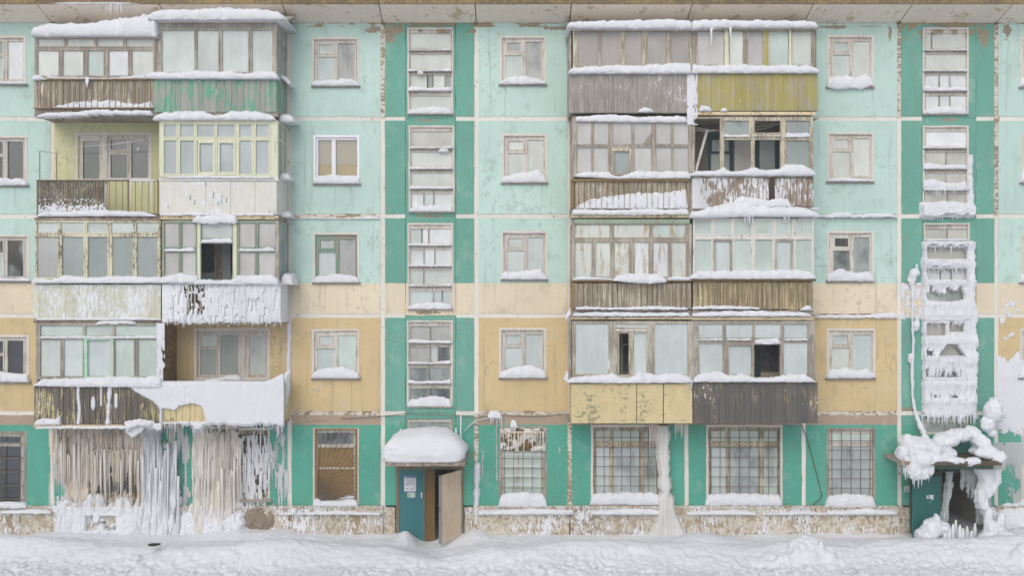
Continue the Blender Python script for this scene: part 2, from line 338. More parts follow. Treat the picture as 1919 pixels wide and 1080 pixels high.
# ------------------------------------------------------------------ builders in the facade's own plane
def plate(name, mat, x0, y0, x1, y1, holes, df, db, parent, jit=0.0, cell=0, seed=0):
    xs = {x0, x1}; ys = {y0, y1}
    for (a, t, c, u) in holes:
        for q in (a, c):
            if x0 < q < x1: xs.add(q)
        for q in (t, u):
            if y0 < q < y1: ys.add(q)
    if cell:
        def fill(s):
            s = sorted(s); out = []
            for a, b in zip(s, s[1:]):
                n = max(1, round((b - a) / cell)); out += [a + (b - a) * i / n for i in range(n)]
            return out + [s[-1]]
        xs = fill(xs); ys = fill(ys)
    else: xs = sorted(xs); ys = sorted(ys)
    nx, ny = len(xs), len(ys)
    def solid(i, j):
        if i < 0 or j < 0 or i >= nx - 1 or j >= ny - 1: return False
        cx = (xs[i] + xs[i+1]) / 2; cy = (ys[j] + ys[j+1]) / 2
        return not any(a < cx < c and t < cy < u for (a, t, c, u) in holes)
    idx = {}; v = []; f = []
    rr = random.Random(seed + int(x0 * 7 + y0 * 13))
    def V(i, j, back):
        k = (i, j, back)
        if k not in idx:
            if (i, j, 0) not in jj:
                e = 4 - sum(solid(*q) for q in ((i, j), (i-1, j), (i, j-1), (i-1, j-1)))
                jj[(i, j, 0)] = (rr.uniform(-jit, jit), rr.uniform(-jit, jit)) if e else (0, 0)
            dx, dy = jj[(i, j, 0)]
            idx[k] = len(v); v.append((X(xs[i] + dx, df), -(db if back else df), Z(ys[j] + dy, df)))
        return idx[k]
    jj = {}
    for i in range(nx - 1):
        for j in range(ny - 1):
            if not solid(i, j): continue
            f.append((V(i, j+1, 0), V(i+1, j+1, 0), V(i+1, j, 0), V(i, j, 0)))
            f.append((V(i, j, 1), V(i+1, j, 1), V(i+1, j+1, 1), V(i, j+1, 1)))
            if not solid(i-1, j): f.append((V(i, j, 0), V(i, j, 1), V(i, j+1, 1), V(i, j+1, 0)))
            if not solid(i+1, j): f.append((V(i+1, j+1, 0), V(i+1, j+1, 1), V(i+1, j, 1), V(i+1, j, 0)))
            if not solid(i, j-1): f.append((V(i+1, j, 0), V(i+1, j, 1), V(i, j, 1), V(i, j, 0)))
            if not solid(i, j+1): f.append((V(i, j+1, 0), V(i, j+1, 1), V(i+1, j+1, 1), V(i+1, j+1, 0)))
    return mesh_obj(name, v, f, mat, parent)

TP = {'g': (188, 198, 193), 'b': (174, 183, 183), 'm': (184, 199, 191), 'w': (212, 216, 216), 'p': (200, 205, 196), 't': (160, 154, 148), 'y': (190, 190, 180),
      'k': (146, 156, 153), 'd': (120, 124, 122), 's': (184, 183, 179), 'c': (188, 199, 197), 'n': (150, 160, 156), 'r': (176, 148, 104), 'q': (168, 170, 166)}
def pane(par, x0, y0, x1, y1, tint, cov, d, name='pane', pm=None):
    t = TP[tint] if isinstance(tint, str) else tint
    c = pc(*t); cov = cov - R.uniform(0, .10) if cov > .5 else cov; pbox(name, pm or M_PANE, x0 - 1.2, y0 - 1.2, x1 + 1.2, y1 + 1.2, d, d - .012, par, color=(c[0], c[1], c[2], cov))
def glaze(par, x0, y0, x1, y1, panes, fm, d=1.0, th=.06, jit=.35, ring=1.6, rm=None, name='frame', pm=None):
    """one frame plate with an opening per pane, thin sash beads proud of it, and the panes. pane = (x0,y0,x1,y1[,tint,cov]); tint None = open."""
    fr = plate(name, fm, x0, y0, x1, y1, [p[:4] for p in panes], d, d - th, par, jit, 0 if jit == 0 else 30)
    sb = MB()
    for p in panes:
        a, t, c, u = p[:4]; w = ring
        if w:
            e = d + .014
            j = R.uniform(-.5, .5)
            sb.b(a - w - .8, t - w, a - .8 + .2, u + w, e, d - .02, j * S); sb.b(c + .6, t - w, c + w + .8, u + w, e, d - .02, j * S)
            sb.b(a - .6, t - w - .8, c + .6, t - .4, e - .002, d - .02); sb.b(a - .6, u + .4, c + .6, u + w + .8, e - .002, d - .02)
        if len(p) > 4 and p[4]: pane(par, a, t, c, u, p[4], p[5], d - th * .5, pm=pm)
    if sb.v: sb.o('sash', rm or fm, par)
    return fr
def grid(rows, tint, cov, over={}):
    out = []
    for r, (yt, yb, xs) in enumerate(rows):
        for c, (a, b) in enumerate(xs):
            o = over.get((r, c), (tint, cov))
            out.append((a, yt, b, yb) + tuple(o))
    return out
def boards(par, x0, x1, y0, y1, n, mat, d=1.0, jit=1.0, th=.022, name='board', skip=(), gap=.9):
    w = (x1 - x0) / n; x = x0
    cuts = [x0 + w * i + (R.uniform(-.18, .18) * w if 0 < i < n else 0) for i in range(n + 1)]
    for i in range(n):
        if i in skip: continue
        e = R.uniform(-.010, .010)
        pbox(name, mat, cuts[i] + gap / 2, y0 + R.uniform(0, jit), cuts[i+1] - gap / 2, y1 - R.uniform(-jit, jit), d + e, d + e - th, par, ry=R.uniform(-.006, .006), rz=R.uniform(-.03, .03))
def rods(par, x0, x1, y0, y1, n, mat, d=1.04, w=.9):
    for i in range(n):
        x = x0 + (x1 - x0) * (i + .5) / n + R.uniform(-.6, .6)
        pbox('railing_bar', mat, x - w/2, y0, x + w/2, y1, d, d - .012, par, ry=R.uniform(-.008, .008))

# ------------------------------------------------------------------ snow and ice
SNOWN = [0]
def cap(label, pts, ybot, df, db, mat=None, end=5.0, group=None, cat='snow heap', name='snow_heap', bulge=.035, seed=None, step=2.5, rag=0.8):
    """pts = [(px, top py), ...] of the heap as seen at its front distance df; ybot number or list; a rounded closed roll of snow reaching back to db."""
    SNOWN[0] += 1; sd_ = SNOWN[0] * 31 if seed is None else seed
    px = np.arange(pts[0][0], pts[-1][0] + .01, min(step, (pts[-1][0] - pts[0][0]) / 6.0))
    top = np.interp(px, [p[0] for p in pts], [p[1] for p in pts])
    bot = np.full_like(px, ybot) if not isinstance(ybot, (list, tuple)) else np.interp(px, [p[0] for p in ybot], [p[1] for p in ybot])
    HH_ = float(np.max((bot if not np.isscalar(bot) else bot) - top)); top = top + (fb(px * .10, px * 0, 4, sd_) - .5) * min(5.0, 1.6 + HH_ * .14) + (fb(px * .42, px * 0, 3, sd_ + 2) - .5) * 1.7; bot = bot + (fb(px * .35, px * 0, 3, sd_ + 5) - .5) * 2 * rag
    hgt = np.maximum(bot - top, .7)
    L = px[-1] - px[0]; e = np.clip(np.minimum(px - px[0], px[-1] - px) / min(end, L * .3), 0, 1); e = np.sqrt(1 - (1 - e) ** 2) * .9 + .1
    zb = Z(bot, df); zt = zb + (Z(bot - hgt, df) - zb) * e; h = zt - zb
    bl = np.minimum(h * .45, bulge)
    wdt = df - db
    prof = [(0, 0, 0), (.0, .02, .35), (0, .18, 1.0), (0, .50, 1.0), (0, .80, .3), (.12, .95, -.3), (.45, 1.03, 0), (.8, 1.0, 0), (1, .9, 0), (1, 0, 0)]
    n = len(prof); v = np.zeros((len(px), n, 3))
    for k, (b_, z_, g) in enumerate(prof):
        nz = (fb(px * .16 + k * .5, px * 0 + k * .8, 4, sd_ + 9) - .5) * 1.5
        v[:, k, 0] = X(px, df); v[:, k, 1] = -(df - b_ * wdt + g * bl + (nz * .06 * np.minimum(1, h / .08) if k < 7 else 0)) ; v[:, k, 2] = zb + h * (z_ + (nz * .12 if 1 < k < 9 else 0))
    m = len(px); f = []
    for i in range(m - 1):
        for k in range(n):
            k2 = (k + 1) % n; f.append((i*n + k, i*n + k2, (i+1)*n + k2, (i+1)*n + k))
    f.append(tuple(range(n))[::-1]); f.append(tuple((m-1)*n + k for k in range(n)))
    o = mesh_obj(name, v.reshape(-1, 3), f, mat or M_SNOW, None, True)
    return tag(o, label, cat, group)
def relief(name, label, cat, x0, x1, y0, y1, fn, d, mat, sx=1.5, sy=3.0, parent=None, kind=None, smooth=True, group=None):
    """a crust lying on the plane at distance d: fn(px, py) -> thickness in metres, nothing where it is <= 0."""
    px = np.arange(x0, x1 + .01, sx); py = np.arange(y0, y1 + .01, sy); PX, PY = np.meshgrid(px, py)
    T = fn(PX, PY); on = T > 0
    v = np.stack([X(PX, d), -(d + np.where(on, T, -.004)), Z(PY, d)], -1).reshape(-1, 3)
    h, w = PX.shape; I = np.arange(h * w).reshape(h, w)
    q = np.stack([I[1:, :-1], I[1:, 1:], I[:-1, 1:], I[:-1, :-1]], -1).reshape(-1, 4)
    keep = on.reshape(-1)[q].any(1); q = q[keep]
    used = np.unique(q); mp = -np.ones(h * w, int); mp[used] = np.arange(len(used)); v = v[used]; q = mp[q]
    # back skin so the crust is closed
    vb = v.copy(); vb[:, 1] = -(d - .012); nv = len(v)
    v = np.concatenate([v, vb]); qb = q[:, ::-1] + nv
    allq = np.concatenate([q, qb]).tolist()
    ed = {}
    for a in q.tolist():
        for i in range(4):
            k = (a[i], a[(i+1) % 4]); ed[k] = 1
    for (a, b) in list(ed):
        if (b, a) not in ed: allq.append([b, a, a + nv, b + nv])
    o = mesh_obj(name, v, allq, mat, parent, smooth)
    return tag(o, label, cat, group, kind)
def icicles(label, x0, x1, y, lens, n, d, mat=None, r=.016, seed=3, jd=.05, group=None, name='icicle_cluster', lip=None):
    rr = random.Random(seed); m = MB()
    for i in range(n):
        px = x0 + (x1 - x0) * (i + rr.random()) / n; L = lens(px, rr); dd = d + rr.uniform(-jd, jd)
        yy = y(px) if callable(y) else y
        k = 5; pts = []; rs = []
        for j in range(k + 1):
            t = j / k; pts.append((X(px + rr.uniform(-.4, .4), dd), -dd, Z(yy - 1.5 + (L + 1.5) * t, dd))); rs.append(r * (.35 + L / 45) * (1 - t) ** .8 + .002)
        m.tube(pts, rs, 6)
    ys_ = [lip] * 5 if lip else [y(x0 + (x1 - x0) * q / 4) if callable(y) else y for q in range(5)]
    m.tube([(X(x0 + (x1 - x0) * q / 4, d), -d, Z(ys_[q] - 1, d)) for q in range(5)], [.022, .03, .026, .03, .02], 6)
    return tag(m.o(name, mat or M_ICEW, None, True), label, 'icicles', group)
def blob(name, label, cat, balls, mat, vox=.035, disp=.07, dsize=.18, smooth=6, parent=None, dseed=0):
    """balls: (px, py, d, rx, ry, rz metres, tilt) fused into one lumpy body."""
    vs = []; fs = []
    for q in balls:
        px, py, d, rx, ry, rz = q[:6]; tl = q[6] if len(q) > 6 else 0
        n = len(vs); nu, nv_ = 14, 9; cx, cy, cz = X(px, d), -d, Z(py, d)
        ct, st_ = math.cos(tl), math.sin(tl)
        def P(x, y, z): return (cx + x * ct + z * st_, cy + y, cz - x * st_ + z * ct)
        vs.append(P(0, 0, rz))
        for j in range(1, nv_):
            th = math.pi * j / nv_
            for i in range(nu):
                ph = 2 * math.pi * i / nu; vs.append(P(rx * math.sin(th) * math.cos(ph), ry * math.sin(th) * math.sin(ph), rz * math.cos(th)))
        vs.append(P(0, 0, -rz)); last = len(vs) - 1
        for i in range(nu):
            i2 = (i + 1) % nu
            fs.append((n, n + 1 + i, n + 1 + i2)); fs.append((last, last - nu + i2, last - nu + i))
            for j in range(nv_ - 2):
                a = n + 1 + j * nu; fs.append((a + i, a + nu + i, a + nu + i2, a + i2))
    o = mesh_obj(name, vs, fs, mat, parent, True)
    mo = o.modifiers.new('fuse', 'REMESH'); mo.mode = 'VOXEL'; mo.voxel_size = vox; mo.use_smooth_shade = True
    if smooth: ms = o.modifiers.new('soften', 'SMOOTH'); ms.iterations = smooth; ms.factor = .5
    for k, (dz, ss) in enumerate(((dsize, disp), (dsize * .3, disp * .35))):
        tx = bpy.data.textures.new('lumps', 'CLOUDS'); tx.noise_scale = dz; tx.noise_depth = 2
        md = o.modifiers.new('lumps', 'DISPLACE'); md.texture = tx; md.strength = ss; md.mid_level = .5; md.texture_coords = 'LOCAL'
    return tag(o, label, cat)

# ================================================================== THE GROUND
def gh(x, y):   # x world, y world (negative toward the camera)
    d = -y; px = CX + x / S
    z = -.06 + .10 * (fb(x * .35, y * .5, 4, 3) - .5) * 2
    z = z - .24 * sst(.9, 2.6, d)                                    # bank falls away from the wall
    z = z + .34 * np.exp(-((d - 1.7 - .5 * (vn(x * .4, x * 0, 9) - .5)) / .55) ** 2) * (.3 + .9 * vn(x * .45 + 3, x * 0, 21))
    path = np.exp(-((px - (812 + (d - .6) * 14)) / (38 + 8 * d)) ** 2) * sst(3.8, 1.0, d)
    z = z - .24 * path
    z = z + .22 * np.exp(-((px - 766) / 16) ** 2 - ((d - .35) / .35) ** 2) + .18 * np.exp(-((px - 893) / 22) ** 2 - ((d - .2) / .5) ** 2)
    z = z + .26 * np.exp(-((px - 1300) / 55) ** 2 - ((d - .9) / .5) ** 2) + .22 * np.exp(-((px - 1460) / 50) ** 2 - ((d - 1.6) / .45) ** 2)
    z = z + .16 * np.exp(-((px - 480) / 90) ** 2 - ((d - .2) / .7) ** 2) + .12 * np.exp(-((px - 110) / 60) ** 2 - ((d - .4) / .6) ** 2)
    z = z - .16 * np.exp(-((px - 20) / 60) ** 2 - ((d - .1) / .5) ** 2)
    z = z + .20 * np.exp(-((px - 1890) / 60) ** 2 - ((d - .6) / .8) ** 2)
    wind = fb(x * .9 + y * .3, y * 2.6, 4, 41) - .5
    z = z + .10 * wind * sst(-.1, .6, d) + .05 * (np.abs(fb(x * 1.6, y * 2.2, 3, 55) - .5) * -2 + .4) * sst(.4, 1.2, d)
    chop = sst(1.7, 2.7, d + .9 * (fb(x * .5, y * .3, 3, 61) - .5) + .5 * sst(1000, 1900, px))
    lump = 1 - np.abs(fb(x * 5.5, y * 5.5, 4, 71) - .5) * 2; l2 = fb(x * 14, y * 14, 3, 81)
    z = z + (.10 + .90 * chop) * (.17 * (lump - .75) * fb(x * .8, y * .8, 2, 95) * 1.6 + .08 * (l2 - .5)) + .03 * (fb(x * 11, y * 11, 3, 91) - .5)
    for (bx, bd, rx, rd, h_) in ((1462, 2.0, 34, .32, .24), (1500, 2.1, 14, .2, .16), (1424, 2.2, 14, .18, .12), (55, 2.7, 42, .4, .16), (20, 2.9, 20, .3, .1), (320, 2.3, 14, .2, .10), (1310, 3.1, 24, .25, .10), (1840, 2.2, 30, .3, .14), (1180, 1.8, 20, .2, .08)):
        q_ = ((px - bx * (1 - 0) + 0) / rx) ** 2 + ((d - bd) / rd) ** 2 + (fb(x * 3, y * 3, 3, 97) - .5) * .9; z = z + h_ * sst(1.15, .55, q_)
    return z
def axis(lo, hi, st, far, g=1.25):
    a = list(np.arange(lo, hi + 1e-6, st)); s = st; v = a[-1]
    while v < far[1]: s *= g; v += s; a.append(v)
    s = st; v = a[0]
    while v > far[0]: s *= g; v -= s; a.insert(0, v)
    return np.array(a)
gx = axis(-15.5, 15.5, .04, (-320, 320)); gy = axis(-6.5, .0, .035, (-320, 3.0))
GX, GY = np.meshgrid(gx, gy); GZ = gh(GX, np.minimum(GY, 0))
v = np.stack([GX, GY, GZ], -1).reshape(-1, 3); hh, ww = GX.shape; I = np.arange(hh * ww).reshape(hh, ww)
q = np.stack([I[:-1, :-1], I[:-1, 1:], I[1:, 1:], I[1:, :-1]], -1).reshape(-1, 4)
o = mesh_obj('ground', v, q, M_SNOWG, None, True, (0, 0, 0)); tag(o, 'deep trodden snow lying along the foot of the building', None, None, 'structure')

# ================================================================== THE BUILDING
BLD = empty('apartment_building', (0, 0, 0)); tag(BLD, 'frozen five storey panel apartment block painted mint, ochre and green with wooden balconies', 'apartment building')
COLS = [-262, -80, 98, 320, 543, 718, 893, 1068, 1287, 1507, 1686, 1868, 2046, 2268]
ROWS = [40, 222, 405, 592, 775, 952]
STAIR = {-262: 0, 718: 1, 1686: 2}
KIT = {-80: [(-42, 66, 49, 160), (-42, 254, 51, 350), (-42, 440, 56, 530), (-42, 628, 55, 720)],
       543: [(585, 69, 673, 163), (588, 253, 674, 347), (587, 436, 674, 533), (585, 617, 674, 713)],
       893: [(937, 66, 1024, 160), (941, 250, 1026, 345), (940, 433, 1026, 527), (936, 615, 1024, 712)],
       1507: [(1551, 65, 1638, 165), (1551, 247, 1638, 343), (1551, 433, 1638, 530), (1550, 616, 1641, 713)],
       1868: [(1913, 68, 2000, 165), (1915, 250, 2002, 345), (1914, 438, 2001, 532), (1912, 616, 2001, 712)]}
GW = {-80: (-42, 809, 50, 955), 98: (140, 803, 262, 940), 320: (372, 803, 506, 940), 543: (587, 803, 673, 951), 893: (936, 800, 1025, 952), 1068: (1108, 797, 1240, 948),
      1287: (1324, 797, 1467, 950), 1507: (1550, 803, 1641, 952), 1868: (1915, 803, 2000, 950)}
BAYW = {(98, 1): [(147, 252, 203, 402), (200, 252, 283, 340)], (320, 3): [(370, 618, 503, 712), (461, 618, 503, 775)],
        (1287, 1): [(1326, 248, 1376, 402), (1410, 248, 1466, 330)]}
G2 = 4.0
for ci, x0 in enumerate(COLS[:-1]):
    x1 = COLS[ci + 1]
    for ri in range(5):
        y0, y1 = ROWS[ri], ROWS[ri + 1]
        if x0 in STAIR:
            a, b = x0 + 42, x1 - 38
            plate('wall_panel', M_FAC2, x0 + G2, y0 + (G2 if ri else 0), a, y1 - G2, [], 0, -.3, BLD, .5, 24)
            plate('wall_panel', M_FAC2, b, y0 + (G2 if ri else 0), x1 - G2, y1 - G2, [], 0, -.3, BLD, .5, 24)
            if ri < 4:
                t = (52, 236, 419, 602)[ri]; k = {718: (0, 2, 0, -1), 1686: (-2, -2, 0, 0)}.get(x0, (0, 0, 0, 0))[ri]
                hs_ = [(x0 + k + 47, t, x0 + k + 131, t + 162)]
            else: hs_ = [(x0 + 45, 786, x0 + 131, 815), ((742, 876, 869, 1015) if x0 == 718 else (1712, 880, 1852, 1015) if x0 == 1686 else (0, 0, 0, 0))]
            plate('wall_panel', M_FAC2, a + .6, y0, b - .6, y1 - .4 if ri < 4 else y1, [h for h in hs_ if h[2] > 0 or x0 < 0], -.012, -.3, BLD, .4, 24)
        else:
            holes = []
            if x0 in KIT and ri < 4: h = KIT[x0][ri]; holes = [(h[0] + 3, h[1] + 3, h[2] - 3, h[3] - 3)]
            elif ri == 4 and x0 in GW: h = GW[x0]; holes = [(h[0] + 3, h[1] + 3, h[2] - 3, h[3] - 4)]
            elif (x0, ri) in BAYW: holes = BAYW[(x0, ri)]
            elif x0 in (98, 320, 1068, 1287) and ri < 4: holes = [(x0 + 45, y0 + 30, x0 + 180, y0 + 112)]
            mt = M_YEL if (x0, ri) == (98, 1) else M_FAC
            plate('wall_panel', mt, x0 + G2, y0 + (G2 if ri else 0), x1 - G2, y1 - G2, holes, 0, -.3, BLD, .5, 24)
            if (x0, ri) not in BAYW and x0 in (98, 320, 1068, 1287) and ri < 4:   # the flats' own windows behind the glazed balconies
                w = empty('window', (X(x0 + 112), 0, Z(y0 + 112)), BLD)
                glaze(w, x0 + 45, y0 + 30, x0 + 180, y0 + 112, [(x0 + 51, y0 + 36, x0 + 88, y0 + 106, 'd', .6), (x0 + 94, y0 + 36, x0 + 130, y0 + 106, 'd', .6), (x0 + 137, y0 + 36, x0 + 174, y0 + 106, 'd', .6)], M_WF, -.06, .05)
# joints
for ci, x in enumerate(COLS[1:-1]):
    for ri in range(5):
        worn = (x, ri) in ((718, 0), (1686, 0), (1868, 0), (1068, 4), (893, 4), (1868, 1))
        pbox('joint_strip', M_JWORN if worn else M_JOINT, x - 5.5, ROWS[ri] + (0 if ri else 0), x + 5.5, ROWS[ri+1] + (40 if ri == 4 and x in (718, 893, 1686, 1868) else 0), -.014, -.29, BLD)
for ri in range(1, 5):
    for ci, x0 in enumerate(COLS[:-1]):
        x1 = COLS[ci + 1]; y = ROWS[ri]
        worn = (x0, ri) in ((543, 2), (893, 4), (1507, 2), (1507, 4), (543, 4), (1507, 3))
        if x0 in STAIR:
            for (a, b) in ((x0 + 5.6, x0 + 42), (x1 - 38, x1 - 5.6)): pbox('joint_strip', M_JOINT, a, y - 5, b, y + 5, -.016, -.29, BLD)
        else: pbox('joint_strip', M_JWORN if worn else M_JOINT, x0 + 5.6, y - 5, x1 - 5.6, y + 5, -.016, -.29, BLD)
# plinth
for ci, x0 in enumerate(COLS[:-1]):
    x1 = COLS[ci + 1]; parts = [(x0, x1)]
    if x0 == 718: parts = [(x0, 741), (870, x1)]
    if x0 == 1686: parts = [(x0, 1711), (1853, x1)]
    proud = x0 not in STAIR
    for (a, b) in parts:
        e = .07 if proud else .012
        plate('plinth_block', M_PLINTH, a + .5, 953 if proud else 952, b - .5, 1035, [], e, -.3, BLD, .8, 22)
        if proud: pbox('plinth_ledge', M_PLINTH, a, 950, b, 953.5, .10, -.2, BLD)
# cornice: sloping soffit slabs, ochre stained edge, roof
for x0, x1 in zip(COLS, COLS[1:]):
    za, zb_ = Z(42, 0), Z(8, .75); m = MB(); xa, xb = X(x0) + .015, X(x1) - .015
    m.hexa([(xa, .05, za - .02), (xb, .05, za - .02), (xb, -.75, zb_), (xa, -.75, zb_), (xa, .05, za + .5), (xb, .05, za + .5), (xb, -.75, zb_ + .12), (xa, -.75, zb_ + .12)])
    m.o('cornice_slab', M_CORN, BLD)
    m = MB(); m.w(xa - .01, xb + .01, -.80, -.60, zb_ + .02, zb_ + .34); m.o('eaves_edge', M_RUSTY, BLD)
    pbox('cornice_joint', M_RUSTY, x1 - 3, 22, x1 + 3, 44, .05, -.2, BLD)
pbox('crack_filler', M_RUSTY, COLS[0], 38, COLS[-1], 42, .008, -.2, BLD)
XL, XR = X(COLS[0]), X(COLS[-1])
wbox('roof', M_SNOW, XL - .3, XR + .3, -.7, 11.5, Z(8, .75) + .345, Z(8, .75) + .6, BLD)
wbox('back_wall', M_ROOM, XL, XR, 11, 11.3, -.5, Z(10), BLD)
wbox('end_wall', M_FAC, XL - .3, XL - .002, .0, 11.3, -.5, Z(10), BLD); wbox('end_wall', M_FAC, XR + .002, XR + .3, 0, 11.3, -.5, Z(10), BLD)
for r in ROWS[:5]: wbox('floor_slab', M_ROOM, XL + .01, XR - .01, .31, 10.9, Z(r) - .11, Z(r) + .11, BLD)
for x in COLS[1:-1]: wbox('interior_wall', M_ROOM, X(x) - .07, X(x) + .07, .32, 4.0, -.4, Z(46), BLD)
wbox('interior_wall', M_ROOM, XL + .02, XR - .02, 4.01, 4.15, -.4, Z(46), BLD)

# ---- windows
def surround(par, x0, y0, x1, y1, w=4, mat=None):
    plate('plaster_surround', mat or M_SURR, x0, y0, x1, y1, [(x0 + w, y0 + w, x1 - w, y1 - w)], .010, -.05, par, .5, 20)
FL = ['fifth floor', 'fourth floor', 'third floor', 'second floor']
CN = {-80: 'at the far left edge', 543: 'left of the middle stairwell', 893: 'right of the middle stairwell', 1507: 'left of the ice covered stairwell', 1868: 'at the far right edge'}
def kwin(x0, ri, panes, fm=None, cur=None, k=None, surr=None):
    b = KIT[x0][ri]; w = empty('window', (X((b[0] + b[2]) / 2), 0, Z(b[3])), BLD, '%s kitchen window %s' % (FL[ri], CN[x0]))
    surround(w, *b, mat=surr); glaze(w, b[0] + 4, b[1] + 4, b[2] - 4, b[3] - 4, panes, fm or M_WF, -.05, .05, .4, 2.0)
    pbox('sill', M_SILL, b[0] - 2, b[3] - 3.5, b[2] + 2, b[3], .06, -.05, w)
    return w
def std(x0, ri, t1=('g', 1), t2=('g', .9), t3=('g', .5), fm=None):   # vent, lower left, right pane
    b = KIT[x0][ri]; x, y = b[0], b[1]; X1 = b[2]
    return kwin(x0, ri, [(x + 14, y + 14, x + 39, y + 29) + t1, (x + 11, y + 37, x + 42, b[3] - 14) + t2, (x + 49, y + 12, X1 - 8, b[3] - 14) + t3], fm)
for ri in range(4):
    b = KIT[-80][ri]
    kwin(-80, ri, [(-30, b[1] + 12, -8, b[1] + 30, 'n', .6), (-30, b[1] + 36, -8, b[3] - 12, 'g', .6), (-2, b[1] + 12, 6, b[1] + 34, 'n', [.9, .3, .5, .2][ri]), (-2, b[1] + 40, 6, b[3] - 12, 'g', [.9, .3, .7, .2][ri]),
                   (15, b[1] + 11, 44, b[3] - 12, 'w' if ri == 0 else 'g', [1, .28, .36, .12][ri])])
std(543, 0, ('g', .75), ('c', 1), ('q', .62)); std(543, 2, ('g', 1), ('c', 1), ('q', .74), M_WFG); std(543, 3, ('g', .8), ('c', 1), ('m', .85))
std(893, 0, ('q', .8), ('g', .8), ('q', .66)); std(893, 1, ('p', 1), ('p', 1), ('p', .92)); std(893, 2, ('g', 1), ('g', .95), ('g', .95)); std(893, 3, ('c', 1), ('c', 1), ('c', 1))
std(1507, 0, ('g', 1), ('g', .95), ('p', 1)); std(1507, 1, ('p', 1), ('p', 1), ('p', 1)); std(1507, 2, ('n', .35), ('n', .62), ('n', .66)); std(1507, 3, ('c', 1), ('p', 1), ('c', 1))
for ri in range(4): std(1868, ri, ('g', .8), ('g', .8), ('g', .8))
w = kwin(543, 1, [(597, 262, 622, 329, 'r', 0), (630, 262, 671, 329, 'r', 0)], M_PVC, surr=M_PVC); w['label'] = 'white plastic two pane window with clear glass and painted brown reflections'
pbox('painted_reflection_upper', mat_plain('tan_painted_reflection', pc(206, 180, 142), .9, .12, 2), 592, 258, 671, 308, -.125, -.14, w); pbox('painted_reflection_lower', mat_plain('ochre_painted_reflection', pc(204, 164, 66), .8, .25, 6), 596, 300, 671, 340, -.15, -.4, w)  # boards behind the clear glass; tan and ochre imitate the reflected building opposite
